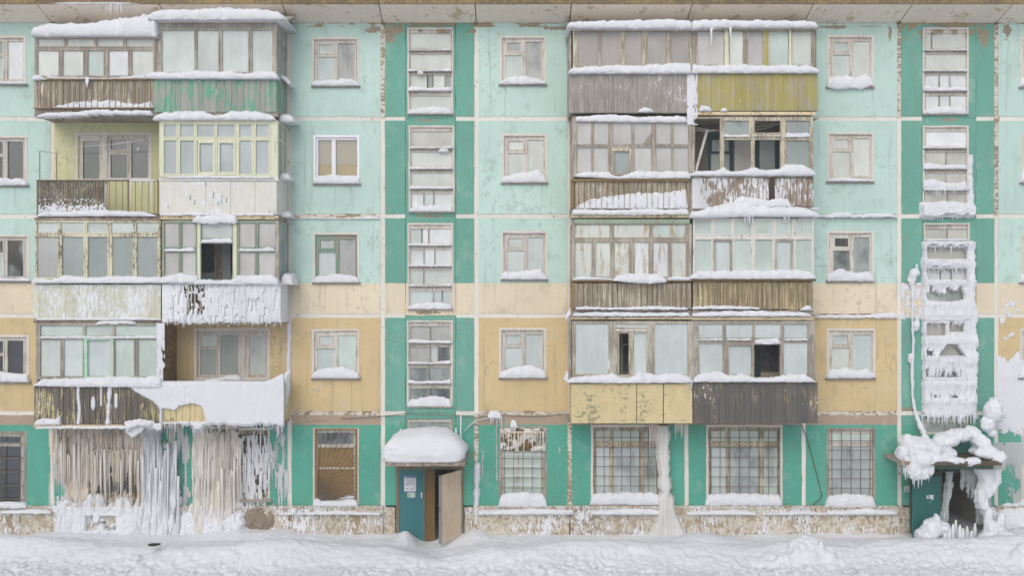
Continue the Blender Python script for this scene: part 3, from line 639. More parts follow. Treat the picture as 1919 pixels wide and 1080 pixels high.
# ground floor windows and their steel grilles
GC = {-80: 'at the far left edge', 98: 'behind brown ice', 320: 'behind white ice', 543: 'with sunburst bars', 893: 'hung with yellow icicles', 1068: 'beside the standing ice column', 1287: 'wide and ice free', 1507: 'left of the buried entrance', 1868: 'at the far right edge'}
for x0, b in GW.items():
    w = empty('window', (X((b[0] + b[2]) / 2), 0, Z(b[3])), BLD, 'ground floor window ' + GC[x0])
    wide = b[2] - b[0] > 110; fm = F_TAN if wide else M_WF
    surround(w, *b, mat=M_SURR if x0 not in (-80, 893, 1507) else F_BRN)
    L, T, Rr, B = b[0] + 4, b[1] + 4, b[2] - 4, b[3] - 4
    if wide:
        a1 = L + (Rr - L) * .27; a2 = L + (Rr - L) * .74
        P = [(L + 6, T + 8, a1 - 4, T + 27, 'p', 1), (a1 + 4, T + 8, a2 - 4, T + 27, 'm', 1), (a2 + 4, T + 8, Rr - 6, T + 27, 'm', 1),
             (L + 6, T + 38, a1 - 4, B - 12, 'c', .82), (a1 + 4, T + 38, a2 - 4, B - 12, 'b', .66), (a2 + 4, T + 38, Rr - 6, B - 12, 'm', .68)]
        if x0 < 500: P = [p[:4] + ('n', .55) for p in P]
    elif x0 == 543: P = [(L + 5, T + 5, Rr - 5, T + 26, 'k', .45), (L + 5, T + 33, Rr - 5, B - 8, None, 0)]
    elif x0 == -80: P = [(L + 5, T + 6, Rr - 6, T + 18, 'k', .1), (L + 5, T + 24, Rr - 6, B - 10, 'k', 0)]
    elif x0 == 893: P = [(L + 5, T + 6, 968, T + 30, 'r', .7), (974, T + 6, Rr - 5, T + 30, 'p', .7), (L + 5, T + 36, 968, B - 10, 'm', .95), (974, T + 36, Rr - 5, B - 10, 'm', .95)]
    else: P = [(L + 5, T + 6, Rr - 5, T + 22, 'm', .9), (L + 5, T + 30, Rr - 5, B - 10, 'b', .70)]
    glaze(w, L, T, Rr, B, P, fm, -.07, .05, .5, 2.0)
    if x0 == 543: pbox('crossbar', M_WF, L + 4, 877, Rr - 4, 880, -.09, -.104, w); pbox('chipboard_sheet', M_CHIP, L + 3, T + 31, Rr - 3, B - 6, -.105, -.12, w)
    if x0 == 1868: pass
    if x0 in (1068, 1287, 1507):
        cb = MB(); n = 18; 
        for i in range(n):
            xa = a1 + 6 if wide else L + 10; xb = a2 - 4 if wide else Rr - 12; q0 = xa + (xb - xa) * i / n; q1 = xa + (xb - xa) * (i + 1) / n; dd = -.15 - .03 * math.sin(i * 1.7)
            cb.b(q0, T + 30, q1, B - 8, dd, dd - .01)
        cb.o('curtain', M_CURT, w)
    pbox('sill', M_SILL, b[0] - 3, b[3] - 2, b[2] + 3, b[3] + 2, .09, -.05, w)
    # grille
    gl = empty('window_grille', (X((b[0] + b[2]) / 2), -.03, Z(b[3] - 6)), BLD, 'rusty steel grille over the ground floor window ' + GC[x0])
    st = M_STEEL
    if x0 == 543:
        st = M_RBAR; gl['label'] = 'rusty sunburst grille fanning out from its lower left corner'
        pbox('bar', st, L - 1, T - 2, L + 3, B + 2, .03, .01, gl); pbox('bar', st, Rr - 3, T - 2, Rr + 1, B + 2, .03, .01, gl); pbox('bar', st, L - 1, T - 3, Rr + 1, T - .5, .034, .014, gl)
        ox, oy = L + 6, B - 8
        for i in range(17):
            an = rad(4 + i * 5.2); dx, dy = math.cos(an), math.sin(an); k = min((Rr - 2 - ox) / max(dx, 1e-3), (oy - T) / max(dy, 1e-3))
            m = MB(); m.tube([(X(ox), -.03, Z(oy)), (X(ox + dx * k * .5), -.045, Z(oy - dy * k * .5)), (X(ox + dx * k), -.03, Z(oy - dy * k))], .010, 5); m.o('bar', M_STEEL, gl)
    else:
        nv_ = 8 if wide else 5; nh = 7
        if x0 == -80: nv_, nh = 3, 5
        for i in range(nv_):
            x = L + 4 + (Rr - L - 8) * (i + (0 if nv_ > 5 else .1)) / (nv_ - (1 if nv_ > 5 else .8)); pbox('bar', st, x - .55, T + 1, x + .55, B - 3, .02, .006, gl, ry=R.uniform(-.004, .004))
        for i in range(nh):
            y = T + 20 + (B - T - 34) * i / (nh - 1); pbox('bar', st, L, y - .5, Rr, y + .5, .006, -.008, gl, ry=R.uniform(-.004, .004))
# stairwell windows
def swin(x0, ri, off, tints, lab):
    x = x0 + off; yt = [52, 236, 419, 602][ri]; xa, xb = x + 47, x + 131
    w = empty('window', (X(x + 89), 0, Z(yt + 163)), BLD, lab); P = []
    for r, (a, b) in enumerate(((10, 37), (49, 76), (88, 113), (127, 152))):
        for (f0, f1, t, c) in tints[r]: P.append((xa + 5 + 75 * f0 + (0 if f0 == 0 else 1.2), yt + a, xa + 5 + 75 * f1 - (0 if f1 == 1 else 1.2), yt + b, t, c))
    plate('plaster_surround', M_SURR, xa - 1, yt - 1, xb + 1, yt + 163, [(xa + 2, yt + 2, xb - 2, yt + 161)], .004, -.05, w, .5, 20)
    glaze(w, xa + 2, yt + 2, xb - 2, yt + 161, P, M_WF, -.05, .05, .35, 1.4)
    for k in (41, 80, 117): pbox('ledge', F_BRN, xa + 2, yt + k, xb - 2, yt + k + 2.6, .02, -.052, w)
    pbox('sill', M_SILL, xa - 1, yt + 160, xb + 1, yt + 163, .05, -.05, w)
    return w
full = lambda t, c=1: [(0, 1, t, c)]
cu3 = [(0, .33, 'w', 1), (.33, .6, 'w', 1), (.6, 1, 'w', 1)]
swin(718, 0, 0, [full('p'), full('p'), [(0, .42, 'p', 1), (.42, .55, 'n', 1), (.55, .86, 'p', 1), (.86, 1, 'n', 1)], full('p')], 'top stairwell window above the arched snow canopy')
swin(718, 1, 2, [full('y'), full('p'), full('p'), [(0, .3, 'w', 1), (.3, .55, 'c', 1), (.55, 1, 'w', 1)]], 'fourth floor window of the middle stairwell')
swin(718, 2, 0, [[(0, .28, 'g', 1), (.28, .45, 'w', 1), (.45, 1, 'w', 1)], cu3, [(0, .33, 'g', 1), (.33, 1, 'g', 1)], [(0, .56, 'c', 1), (.56, .78, 'c', 1), (.78, 1, 'c', 1)]], 'third floor window of the middle stairwell')
swin(718, 3, -1, [[(0, .5, 'q', .8), (.5, 1, 'q', .8)], [(0, .5, 'q', .7), (.5, .7, 'c', .9), (.7, 1, 'k', .45)], [(0, .48, 'n', .6), (.48, 1, 'n', .6)], [(0, .5, 'k', .6), (.5, 1, 'k', .6)]], 'second floor window of the middle stairwell')
swin(1686, 0, -2, [[(0, .14, 'p', 1), (.14, 1, 'p', 1)], full('p'), cu3, cu3], 'top window of the ice covered stairwell')
swin(1686, 1, -2, [full('w'), [(0, .5, 'y', 1), (.5, 1, 'y', 1)], [(0, .5, 'y', 1), (.5, 1, 'y', 1)], [(0, .55, 'y', 1), (.55, 1, 'y', 1)]], 'fourth floor window of the ice covered stairwell')
swin(1686, 2, 0, [[(0, .5, 'y', 1), (.5, 1, 'y', 1)], full('y'), cu3, [(0, .5, 'g', 1), (.5, 1, 'n', .8)]], 'third floor window of the ice covered stairwell')
swin(1686, 3, 0, [full('y'), full('y'), full('c'), full('k', .7)], 'second floor stairwell window buried in ice')
for x0 in (718, 1686):
    w = empty('window', (X(x0 + 88), 0, Z(815)), BLD, 'low stairwell window just above the %s entrance canopy' % ('open' if x0 == 718 else 'buried'))
    glaze(w, x0 + 45, 786, x0 + 131, 815, [(x0 + 50, 792, x0 + 86, 811, 'n', .7), (x0 + 88, 792, x0 + 126, 811, 'n', .8)], M_WF, -.05, .05)
    swin_ = w
# ================================================================== BALCONIES
XR1, XL1 = 525, 65
def balcony(lab, x0, x1, ytop, yb, yb2, sides='', par_y=0):
    """empty part + concrete slab whose front edge spans photo rows yb..yb2"""
    b = empty('balcony', (X((x0 + x1) / 2, 1), -.5, Z(yb2, 1)), BLD, lab)
    pbox('slab', M_CONC, x0, yb, x1, yb2, .96, .02, b)
    return b
def side(b, px, yt, yr, yb, sgn, fm, bm, tint, cov=1, gl=True, mid=None):
    """return wall at world x of photo column px (distance 1): glazed above yr, boarded below"""
    xw = X(px, 1); t = .05 * sgn; x0, x1 = sorted((xw, xw - t)); za, zr, zb = Z(yt, 1), Z(yr, 1), Z(yb, 1)
    if gl:
        m = MB(); y = -.94
        zm = Z(mid, 1) if mid else za - (za - zr) * .32
        for yy in (-.935, -.48, -.06): m.w(x0, x1, yy, yy + .05, zr, za)
        for zz in (zr, zm, za - .05): m.w(x0 + .003, x1 - .003, -.932, -.02, zz, zz + .045)
        m.o('side_frame', fm, b)
        c = pc(*TP[tint])
        for (ya, yb_) in ((-.88, -.485), (-.425, -.065)):
            for (q0, q1) in ((zr + .046, zm - .001), (zm + .046, za - .051)):
                wbox('side_pane', M_PANE, (x0+x1)/2 - .005, (x0+x1)/2 + .005, ya, yb_, q0, q1, b, color=(c[0], c[1], c[2], cov))
    for i in range(5): wbox('side_board', bm, x0 + .006 * (i % 2), x1 + .006 * (i % 2), -.955 + i * .187, -.955 + i * .187 + .18, zb, zr - .005, b)
def corner(b, x0, x1, y0, y1, fm, d=1.015): pbox('corner_post', fm, x0, y0, x1, y1, d, d - .07, b)
def roof(b, x0, x1, y0, y1, yw, mat, d=1.12):   # slopes up to the wall at photo row yw
    m = MB(); a, c = X(x0, d), X(x1, d); z1, z0 = Z(y0, d), Z(y1, d); w = max(Z(yw, 0), z1)
    m.hexa([(a, -d, z0), (c, -d, z0), (c, -d, z1), (a, -d, z1), (a, -.01, w - (z1 - z0)), (c, -.01, w - (z1 - z0)), (c, -.01, w), (a, -.01, w)]); m.o('roof', mat, b)

# --- A5
b = balcony('top left balcony with brown flaking boards behind thin rods', 65, 291, 68, 204, 217)
xs_t = [(71, 120), (126, 176), (182, 231), (237, 287)]; xs_b = [(71, 110), (118, 156), (165, 194), (204, 240), (248, 287)]
glaze(b, 65, 68, 292, 147, grid([(72, 86, xs_t), (94, 141, xs_b)], 'p', 1, {(1, 2): ('m', 1), (1, 3): ('w', 1)}), F_BRN)
boards(b, 64, 289, 150, 203, 20, W_BRN); rods(b, 66, 288, 148, 204, 20, M_RBAR); pbox('rail', M_RBAR, 62, 147, 290, 149.4, 1.06, .98, b)
pbox('rail', M_RBAR, 62, 201, 290, 202.6, 1.055, 1.03, b)
side(b, 65, 68, 148, 205, -1, F_BRN, W_BRN, 'p'); roof(b, 60, 297, 66, 69, 44, F_GREY)
pbox('partition', F_BRN, 292, 70, 296, 215, .97, .02, b)
# --- B5
b = balcony('top balcony with tall frosted panes and green flaking boards', 290, 521, 36, 209, 218)
glaze(b, 296, 40, 515, 138, [(304, 56, 364, 134, 'g', 1), (370, 56, 409, 134, 'g', 1), (417, 56, 465, 134, 'g', 1), (473, 56, 511, 134, 'g', 1)], F_GREY)
boards(b, 288, 519, 149, 210, 22, W_GRN, jit=.6, gap=.25); corner(b, 511, 519, 40, 148, F_GREY)
side(b, 520, 40, 148, 210, 1, F_GREY, W_GRN, 'n'); roof(b, 279, 541, 35.5, 38, 26, F_GREY, 1.2)
# --- A4
b = balcony('open balcony with corrugated sheet and bare rods before a pale yellow wall', 70, 297, 220, 402, 410)
n = 27; m = []; f = []; N_ = n * 8
for i in range(N_ + 1):
    x = 70 + (196 - 70) * i / N_; e = .012 * math.sin(2 * math.pi * i / 8); m += [(X(x, 1), -1.0 - e, Z(394, 1)), (X(x, 1), -1.0 - e, Z(339, 1)), (X(x, 1), -.992 - e, Z(394, 1)), (X(x, 1), -.992 - e, Z(339, 1))]
for i in range(N_): k = i * 4; f += [(k, k+4, k+5, k+1), (k+6, k+2, k+3, k+7)]
mesh_obj('corrugated_sheet', m, f, S_COR, b)
rods(b, 200, 296, 338, 402, 8, M_RBAR); pbox('rail', M_STEEL, 68, 337, 298, 339.2, 1.03, .99, b); pbox('rail', M_STEEL, 68, 400, 298, 401.6, 1.03, 1.0, b)
for x in (70, 126, 184, 240, 296): pbox('railing_post', M_RBAR, x - 1, 337, x + 1, 404, 1.02, .99, b)
m = MB(); m.tube([(X(75, .9), -.9, Z(338, .9)), (X(75, .9), -.9, Z(283, .9)), (X(106, .3), -.3, Z(287, .3)), (X(107, .3), -.3, Z(340, .3))], .013, 5); m.o('bracket', M_RBAR, b)
w = empty('window', (X(215), 0, Z(402)), BLD, 'balcony door and window of dark glass in the pale yellow wall')
surround(w, 141, 248, 285, 340, 5)
glaze(w, 147, 252, 202, 402, [(156, 264, 187, 340, 'd', .18), (156, 350, 187, 395, 'g', 1)], M_WF, -.05, .05, rm=F_YEL)
glaze(w, 202.5, 252, 282, 338, [(208, 262, 238, 280, 'd', .2), (208, 290, 239, 333, 'd', .16), (247, 262, 278, 333, 'd', .18)], M_WF, -.05, .05, rm=M_WF)
# --- B4
b = balcony('glazed balcony with pale yellow green frames over white painted sheets', 297, 521, 224, 403, 412)
xs = [(308, 331), (338, 364), (370, 402), (408, 440), (449, 472), (480, 504)]
glaze(b, 299, 226, 521, 331, grid([(233, 256, xs), (263, 326, xs)], 'b', .97), F_YEL)
glaze(b, 371, 262, 403, 328, [(374, 268, 400, 322)], F_YEL, 1.02, .03, ring=0, name='sash'); glaze(b, 408, 262, 441, 328, [(412, 268, 438, 322)], F_YEL, 1.02, .03, ring=0, name='sash')
for (x0, x1) in ((300, 386), (386.6, 432), (432.6, 478), (478.6, 519)): pbox('sheet', S_WHT, x0, 340, x1, 402, 1.01, .99, b)
pbox('rail', S_WHT, 298, 333, 522, 339, 1.03, .96, b); side(b, 521, 226, 336, 402, 1, F_YEL, S_WHT, 'n'); corner(b, 512, 521, 226, 336, F_YEL)
pbox('beam', M_BEAM, 300, 404, 522, 411, 1.0, .97, b)
# --- A3
b = balcony('glazed balcony with peeling cream frames above pale green boards', 63, 303, 410, 596, 606)
pbox('lintel', M_CONC, 65, 408, 300, 413, 1.02, .94, b)
xt = [(70, 109), (115, 158), (164, 202), (209, 250), (256, 296)]
glaze(b, 66, 413, 301, 524, grid([(417, 436, xt), (444, 520, [(70, 109), (117, 157), (165, 202), (211, 249), (257, 296)])], 'g', .92, {(1, 1): ('k', .95), (1, 2): ('k', .93), (1, 3): ('k', .93), (1, 4): ('k', .95), (1, 0): ('q', 1)}), F_CRM, ring=2.0)
boards(b, 62, 302, 533, 598, 19, W_PAL, jit=.8, gap=.25); side(b, 64, 413, 532, 598, -1, F_CRM, W_PAL, 'g')
# --- B3
b = balcony('balcony with blue green frames, an open dark window and frosted boards', 303, 521, 412, 600, 608)
P = []
for (a, c) in ((309, 335), (341, 367), (449, 478), (485, 516)): P += [(a, 418, c, 463, 's', .95), (a, 473, c, 518, 's', .92)]
P += [(378, 418, 435, 446, 'g', 1), (377, 457, 436, 524, None, 0)]
glaze(b, 304, 413, 521, 527, P, F_GRN, ring=1.4)
pbox('mullion', F_YEL, 370, 415, 376, 526, 1.03, .96, b); pbox('mullion', F_YEL, 437, 415, 444, 526, 1.03, .96, b)
side(b, 523, 413, 532, 606, 1, F_GRN, W_ICY, 'n'); corner(b, 517, 523, 413, 532, F_GREY)
boards(b, 304, 345, 532, 604, 4, W_ICY, gap=.3); boards(b, 384, 523, 532, 604, 12, W_ICY, gap=.3); boards(b, 345, 384, 590, 605, 3, W_ICY); rods(b, 348, 382, 533, 592, 3, W_BRN, .98, 3)
pbox('interior_door', W_BRN, 402, 440, 415, 545, .1, .05, b); pbox('interior_cloth', M_CURT, 415.5, 440, 432, 545, .06, .04, b)
# --- A2
b = balcony('second floor balcony with dark boards peeling yellow paint', 63, 303, 607, 795, 803)
glaze(b, 71, 606, 303, 712, grid([(611, 630, [(76, 155), (161, 210), (216, 296)]), (637, 706, [(76, 113), (120, 155), (164, 207), (216, 251), (259, 296)])], 'm', .97, {(1, 0): ('g', .95), (1, 1): ('c', .95), (1, 2): ('c', .97)}), F_GREY, ring=2)
glaze(b, 158, 633, 213, 710, [(164, 638, 207, 706)], mat_peel('bright_green_sash', pc(142, 196, 160), pc(170, 180, 168), .5, frost=.3), 1.03, .03, ring=0, name='sash')
boards(b, 64, 304, 724, 796, 21, W_DRK, jit=1); pbox('beam', M_BEAM, 64, 797, 305, 800.5, 1.02, .95, b)
side(b, 65, 606, 722, 797, -1, F_GREY, W_DRK, 'm'); pbox('partition', S_PTN, 303.5, 606, 306, 800, .96, .02, b); corner(b, 297, 304, 606, 716, F_GREY)
# --- B2
b = balcony('open second floor balcony wholly coated in white ice', 306, 526, 606, 790, 799)
boards(b, 306, 526, 722, 793, 18, S_YEL, jit=.5); pbox('rail', M_CONC, 304, 716, 528, 721, 1.02, .96, b); side(b, 527, 600, 718, 793, 1, F_GREY, S_YEL, 'g', gl=False)
w = empty('window', (X(436), 0, Z(712)), BLD, 'window and balcony door with a torn curtain above the ice coated parapet')
surround(w, 364, 615, 506, 714, 5)
glaze(w, 370, 619, 460.5, 711, [(378, 630, 405, 650, 'g', .9), (376, 655, 406, 703, 'n', .9), (414, 628, 447, 703, 'n', .95)], M_WF, -.05, .05)
glaze(w, 461, 619, 503, 774, [(468, 629, 496, 701, 'g', .8), (468, 716, 496, 760, 'g', 1)], M_WF, -.05, .05)
# --- C5
b = balcony('top balcony with brown tinted panes over grey boards', 1068, 1297, 52, 202, 212)
xs = [(1083, 1121), (1128, 1163), (1172, 1203), (1213, 1249), (1257, 1292)]
glaze(b, 1074, 54, 1297, 126, [(a, 58, c, 121, 't', .93) for a, c in xs], F_TAN, rm=F_GREY)
boards(b, 1067, 1297, 138, 211, 25, W_GRY, jit=.5, gap=.2); side(b, 1068, 54, 137, 211, -1, F_GREY, W_GRY, 't')
roof(b, 1066, 1298, 51, 54, 38, F_GREY, 1.15)
# --- D5
b = balcony('top balcony with peeling olive yellow boards', 1298, 1531, 52, 202, 208)
xs = [(1308, 1357, 's'), (1368, 1393, 'p'), (1402, 1430, 's'), (1442, 1478, 'm'), (1485, 1521, 'p')]
glaze(b, 1298, 54, 1527, 126, [(a, 58, c, 121, k, .97) for a, c, k in xs], F_BRN, rm=F_TAN)
pbox('mullion', F_YEL, 1358.5, 55, 1366.5, 124, 1.03, .95, b); pbox('mullion', W_OLV, 1432, 55, 1439, 124, 1.028, .95, b); pbox('mullion', F_YEL, 1479.5, 55, 1483.5, 124, 1.03, .95, b)
boards(b, 1306, 1533, 138, 207, 25, W_OLV, jit=.5, gap=.2); pbox('end_board', W_GRY, 1298, 138, 1305.5, 212, 1.0, .96, b); side(b, 1532, 54, 137, 208, 1, F_GREY, W_OLV, 'p')
pbox('beam', M_BEAM, 1304, 209, 1529, 215, 1.0, .94, b); roof(b, 1298.5, 1535, 51, 54, 38, F_GREY, 1.15)
# --- C4
b = balcony('glazed balcony with a broken pane and rods before brown boards', 1072, 1295, 216, 388, 401)
P = []
for (a, c) in ((1082, 1108), (1113, 1140)): P += [(a, 229, c, 270, 's', .95), (a, 276, c, 323, 's', .95)]
P += [(1149, 229, 1184, 270, 's', .9), (1189, 229, 1221, 270, 's', .86), (1150, 283, 1181, 325, 'n', .95), (1189, 276, 1221, 325, 's', .97)]
for (a, c) in ((1230, 1258), (1263, 1290)): P += [(a, 229, c, 270, 's', .9), (a, 276, c, 323, 's', .97)]
glaze(b, 1075, 218, 1296, 332, P, F_BRN, ring=1.2); glaze(b, 1147, 278, 1184, 328, [(1151, 283, 1180, 325)], F_TAN, 1.03, .03, ring=0, name='sash')
m = MB(); dd = 1.012; m.hexa([(X(1205, dd), -dd, Z(270, dd)), (X(1220.5, dd), -dd, Z(270, dd)), (X(1220.5, dd), -dd, Z(250, dd)), (X(1220, dd), -dd, Z(250, dd)), (X(1205, dd), -dd + .01, Z(270, dd)), (X(1220.5, dd), -dd + .01, Z(270, dd)), (X(1220.5, dd), -dd + .01, Z(250, dd)), (X(1220, dd), -dd + .01, Z(250, dd))])
m.o('board_behind_broken_pane', W_BRN, b)
boards(b, 1078, 1294, 339, 388, 24, W_TAN, .98); rods(b, 1080, 1292, 336, 389, 20, M_RBAR, 1.03); pbox('rail', M_RBAR, 1071, 335, 1294, 339, 1.06, .98, b); corner(b, 1071, 1077, 336, 390, M_RBAR)
side(b, 1073, 218, 336, 390, -1, F_GREY, W_TAN, 's'); pbox('beam', M_BEAM, 1070, 402, 1295, 408, 1.0, .94, b); pbox('partition', F_GREY, 1294.5, 216, 1298.5, 402, .99, .02, b)
# --- D4
b = balcony('balcony with missing panes, leaning plank and frost streaked boards', 1298, 1525, 220, 386, 400)
P = [(1358, 226, 1404, 252, 'k', .8), (1415, 226, 1463, 248, None, 0), (1475, 226, 1518, 250, 'k', .8), (1358, 262, 1408, 328, None, 0), (1415, 262, 1463, 328, None, 0), (1475, 263, 1517, 322, 'k', .9), (1302, 222, 1350, 328, None, 0)]
glaze(b, 1299, 219, 1524, 332, P, F_TAN, ring=1.4)
m = MB(); m.tube([(X(1326, .55), -.55, Z(243, .55)), (X(1304, .95), -.95, Z(322, .95))], .035, 4); m.o('leaning_plank', F_WHT, b)
for k, (xa, ya, xb, yb) in enumerate(((1300, 238, 1350, 244), (1300, 243, 1340, 245), (1405, 246, 1466, 230), (1405, 238, 1466, 229))):
    m = MB(); m.tube([(X(xa, .8), -.8, Z(ya, .8)), (X((xa + xb) / 2, .8), -.8, Z((ya + yb) / 2 + 2, .8)), (X(xb, .8), -.8, Z(yb, .8))], .005, 4); m.o('washing_line', F_WHT, b)
pbox('partition', W_BLK, 1301, 222, 1304, 390, .95, .02, b); boards(b, 1303, 1522, 215, 219.5, 10, W_BRN, .9)
for i in range(7): wbox('ceiling_board', W_BRN, X(1303, 1) + i * .48, X(1303, 1) + i * .48 + .46, -.94, -.02, Z(219, 1) - .03, Z(219, 1) - .01, b)
boards(b, 1302, 1525, 333, 386, 21, W_FRO, skip=(13,)); side(b, 1526, 220, 332, 388, 1, F_TAN, W_FRO, 'k')
w = empty('window', (X(1396), 0, Z(402)), BLD, 'dark teal balcony door and window seen through missing panes')
glaze(w, 1326, 248, 1376, 402, [(1335, 262, 1367, 283, 'g', .9), (1333, 288, 1368, 345, 'g', .95), (1335, 355, 1366, 392, 'g', 1)], F_TEAL, -.04, .05); pbox('interior_panel', S_WHT, 1377, 250, 1409, 402, .02, .009, w)
glaze(w, 1410, 248, 1466, 330, [(1424, 256, 1453, 326, 'g', 1)], F_TEAL, -.04, .05)
plate('wall_lining', mat_plain('brown_lining', pc(120, 110, 98), .9, .12), 1298, 224, 1503, 402, [(1326, 248, 1376, 402), (1410, 248, 1466, 330)], .007, .001, b)
# --- C3
b = balcony('balcony with rust stained whitish panes in grey wood over thin rods', 1070, 1295, 408, 582, 594)
pbox('header_board', mat_peel('pale_green_header', pc(160, 182, 154), pc(150, 150, 134), .7), 1076, 411, 1293, 419, 1.03, .95, b)
P = [(1078, 421, 1143, 445, 'p', 1), (1151, 421, 1217, 445, 'p', 1), (1224, 421, 1284, 445, 'm', 1)]
P += [(a, 454, c, 519, t, .97) for a, c, t in ((1079, 1109, 'p'), (1117, 1144, 'p'), (1152, 1179, 'p'), (1190, 1216, 'w'), (1225, 1252, 'w'), (1260, 1286, 'p'))]
glaze(b, 1073, 419, 1297, 526, P, F_BRN, ring=1, pm=M_PANER)
boards(b, 1074, 1296, 530, 578, 24, W_TAN, .985, 1.5); rods(b, 1078, 1292, 527, 582, 20, M_RBAR, 1.03); pbox('rail', M_RBAR, 1071, 524.5, 1296, 528, 1.055, .98, b); corner(b, 1070, 1076, 528, 582, M_RBAR)
side(b, 1073, 419, 526, 580, -1, F_BRN, W_TAN, 'p'); pbox('beam', M_BEAM, 1070, 594.5, 1296, 599, 1.0, .94, b)
# --- D3
b = balcony('balcony with white frames and pale green panes over ochre grey boards', 1297, 1525, 408, 582, 594)
xs = [(1303, 1333), (1341, 1370), (1377, 1408), (1416, 1448), (1455, 1484), (1492, 1521)]
glaze(b, 1299, 409, 1526, 514, grid([(413, 438, xs), (449, 509, xs)], 'm', .97, {(1, 1): ('c', 1), (1, 4): ('c', 1)}), F_WHT, ring=1.4)
glaze(b, 1338, 448, 1373, 511, [(1342, 452, 1369, 508)], F_BRN, 1.025, .03, ring=0, name='sash'); glaze(b, 1453, 448, 1487, 511, [(1456, 452, 1483, 508)], F_BRN, 1.025, .03, ring=0, name='sash')
boards(b, 1299, 1524, 528, 580, 24, W_OCH, .985, 1.5); rods(b, 1301, 1521, 524, 582, 20, M_RBAR, 1.03); pbox('rail', M_RBAR, 1296, 523, 1530, 527, 1.055, .98, b)
side(b, 1525, 409, 526, 580, 1, F_WHT, W_OCH, 'm'); pbox('beam', M_BEAM, 1296.5, 594.5, 1524, 600, 1.0, .94, b)
# --- C2
b = balcony('balcony with big frosted panes and mouldy pale yellow sheets', 1068, 1298, 600, 787, 795)
P = [(1079, 607, 1141, 702, 'c', 1), (1154, 607, 1213, 614, 'c', 1), (1157, 625, 1179, 703, None, 0), (1188, 625, 1212, 703, 'c', 1), (1227, 607, 1289, 702, 'c', 1)]
glaze(b, 1073, 602, 1299, 715, P, F_GREY, ring=2, rm=F_TAN); pbox('handle', M_PVC, 1139.5, 677, 1142.5, 692, 1.04, 1.0, b)
pbox('ajar_sash', F_BRN, 1157.5, 626, 1161, 703, 1.0, .75, b)
pbox('interior_shelf', F_GREY, 1150, 645, 1185, 648, .35, .05, b); pbox('interior_frame', F_YEL, 1163, 610, 1168, 790, .08, .03, b)
for (x0, x1) in ((1071, 1193), (1194.5, 1243), (1244.5, 1298)): pbox('sheet', S_YEL, x0, 720, x1, 794, 1.01, .99, b)
pbox('corner_post', F_GREY, 1066, 602, 1070.5, 720, 1.02, .95, b); side(b, 1071, 602, 719, 794, -1, F_GREY, S_YEL, 'c')
# --- D2
b = balcony('balcony with one open dark window over charcoal boards', 1299, 1530, 600, 787, 794)
P = grid([(608, 634, [(1310, 1355), (1361, 1410), (1415, 1464), (1470, 1514)])], 'c', 1) + [(1311, 644, 1355, 702, 'c', .95), (1366, 648, 1409, 703, 'c', .97), (1414, 647, 1462, 708, None, 0), (1470, 643, 1514, 702, 'c', .95)]
glaze(b, 1299.5, 602, 1528, 714, P, F_GREY, ring=1.6); glaze(b, 1361, 642, 1412, 710, [(1366, 648, 1409, 703)], F_BRN, 1.03, .03, ring=0, name='sash')
pbox('interior_door', F_TEAL, 1412, 612, 1426, 790, .06, .02, b)
boards(b, 1300, 1533, 717, 794, 24, W_BLK, 1.02, 1, gap=.3); side(b, 1530, 602, 716, 793, 1, F_GREY, W_BLK, 'c')
pbox('partition', F_GREY, 1299, 602, 1302.5, 716, .96, .02, b)

# ================================================================== ENTRANCES
e = empty('entrance', (X(805), -.3, 0), BLD, 'open entrance with one teal door, a brown panel and a tan door swung outward')
plate('door_frame', mat_peel('entrance_frame', pc(112, 124, 112), pc(120, 98, 74), .5), 742, 874, 869, 1016, [(748, 881, 863, 1017)], .03, -.06, e, .4, 20)
dl = pbox('door', M_TEAL, 746, 880, 794.5, 1016, .012, -.04, e)
def sub(name, mat, par, a, t, c, u, df, db):
    m = MB(); m.b(a, t, c, u, df, db); o = m.o(name, mat); o.parent = par; o.matrix_parent_inverse = par.matrix_basis.inverted() if False else o.matrix_parent_inverse
    s = par.scale; p = WO[par.name]; g = WO[o.name]; o.scale = (1 / s[0], 1 / s[1], 1 / s[2]); o.location = ((g[0] - p[0]) / s[0], (g[1] - p[1]) / s[1], (g[2] - p[2]) / s[2]); return o
sub('notice', M_PAPER, dl, 758, 893, 780, 922, .017, .012); sub('notice_header', mat_plain('blue_notice_header', pc(112, 130, 176), .8, .1), dl, 759, 892.5, 780.3, 897, .019, .0165)
mk = MB()
for (a, y, c) in ((762, 901, 778), (764, 905, 776), (761, 907.5, 768), (769.5, 907.5, 772), (775, 907.5, 778), (761, 910, 768), (769.5, 910, 772), (775, 910, 778), (761, 917, 766), (768, 917.5, 777)): mk.b(a, y - .55, c, y + .55, .0182, .0165)
o = mk.o('notice_print', M_INK); s_ = dl.scale; p_ = WO[dl.name]; g_ = WO[o.name]; o.parent = dl; o.scale = tuple(1 / q for q in s_); o.location = tuple((g_[i] - p_[i]) / s_[i] for i in range(3))
sub('sticker', mat_plain('pale_sticker', pc(186, 204, 202), .7, .1), dl, 764, 924, 778.5, 933.5, .016, .012); sub('sticker_emblem', mat_plain('sticker_emblem', pc(150, 170, 90), .7, .2), dl, 765.5, 927, 769.5, 932, .0175, .0155)
sub('handle', M_PVC, dl, 789.5, 924, 791.5, 934, .04, .012)
pbox('fixed_panel', M_DBRN, 796, 882, 815.5, 1016, -.03, -.07, e); pbox('hinge', M_STEEL, 796.5, 895, 800, 903, -.015, -.03, e); pbox('hinge', M_STEEL, 796.5, 985, 800, 993, -.015, -.03, e)
pbox('mullion', M_DEDG, 794.8, 879, 796, 1016, .014, -.05, e)
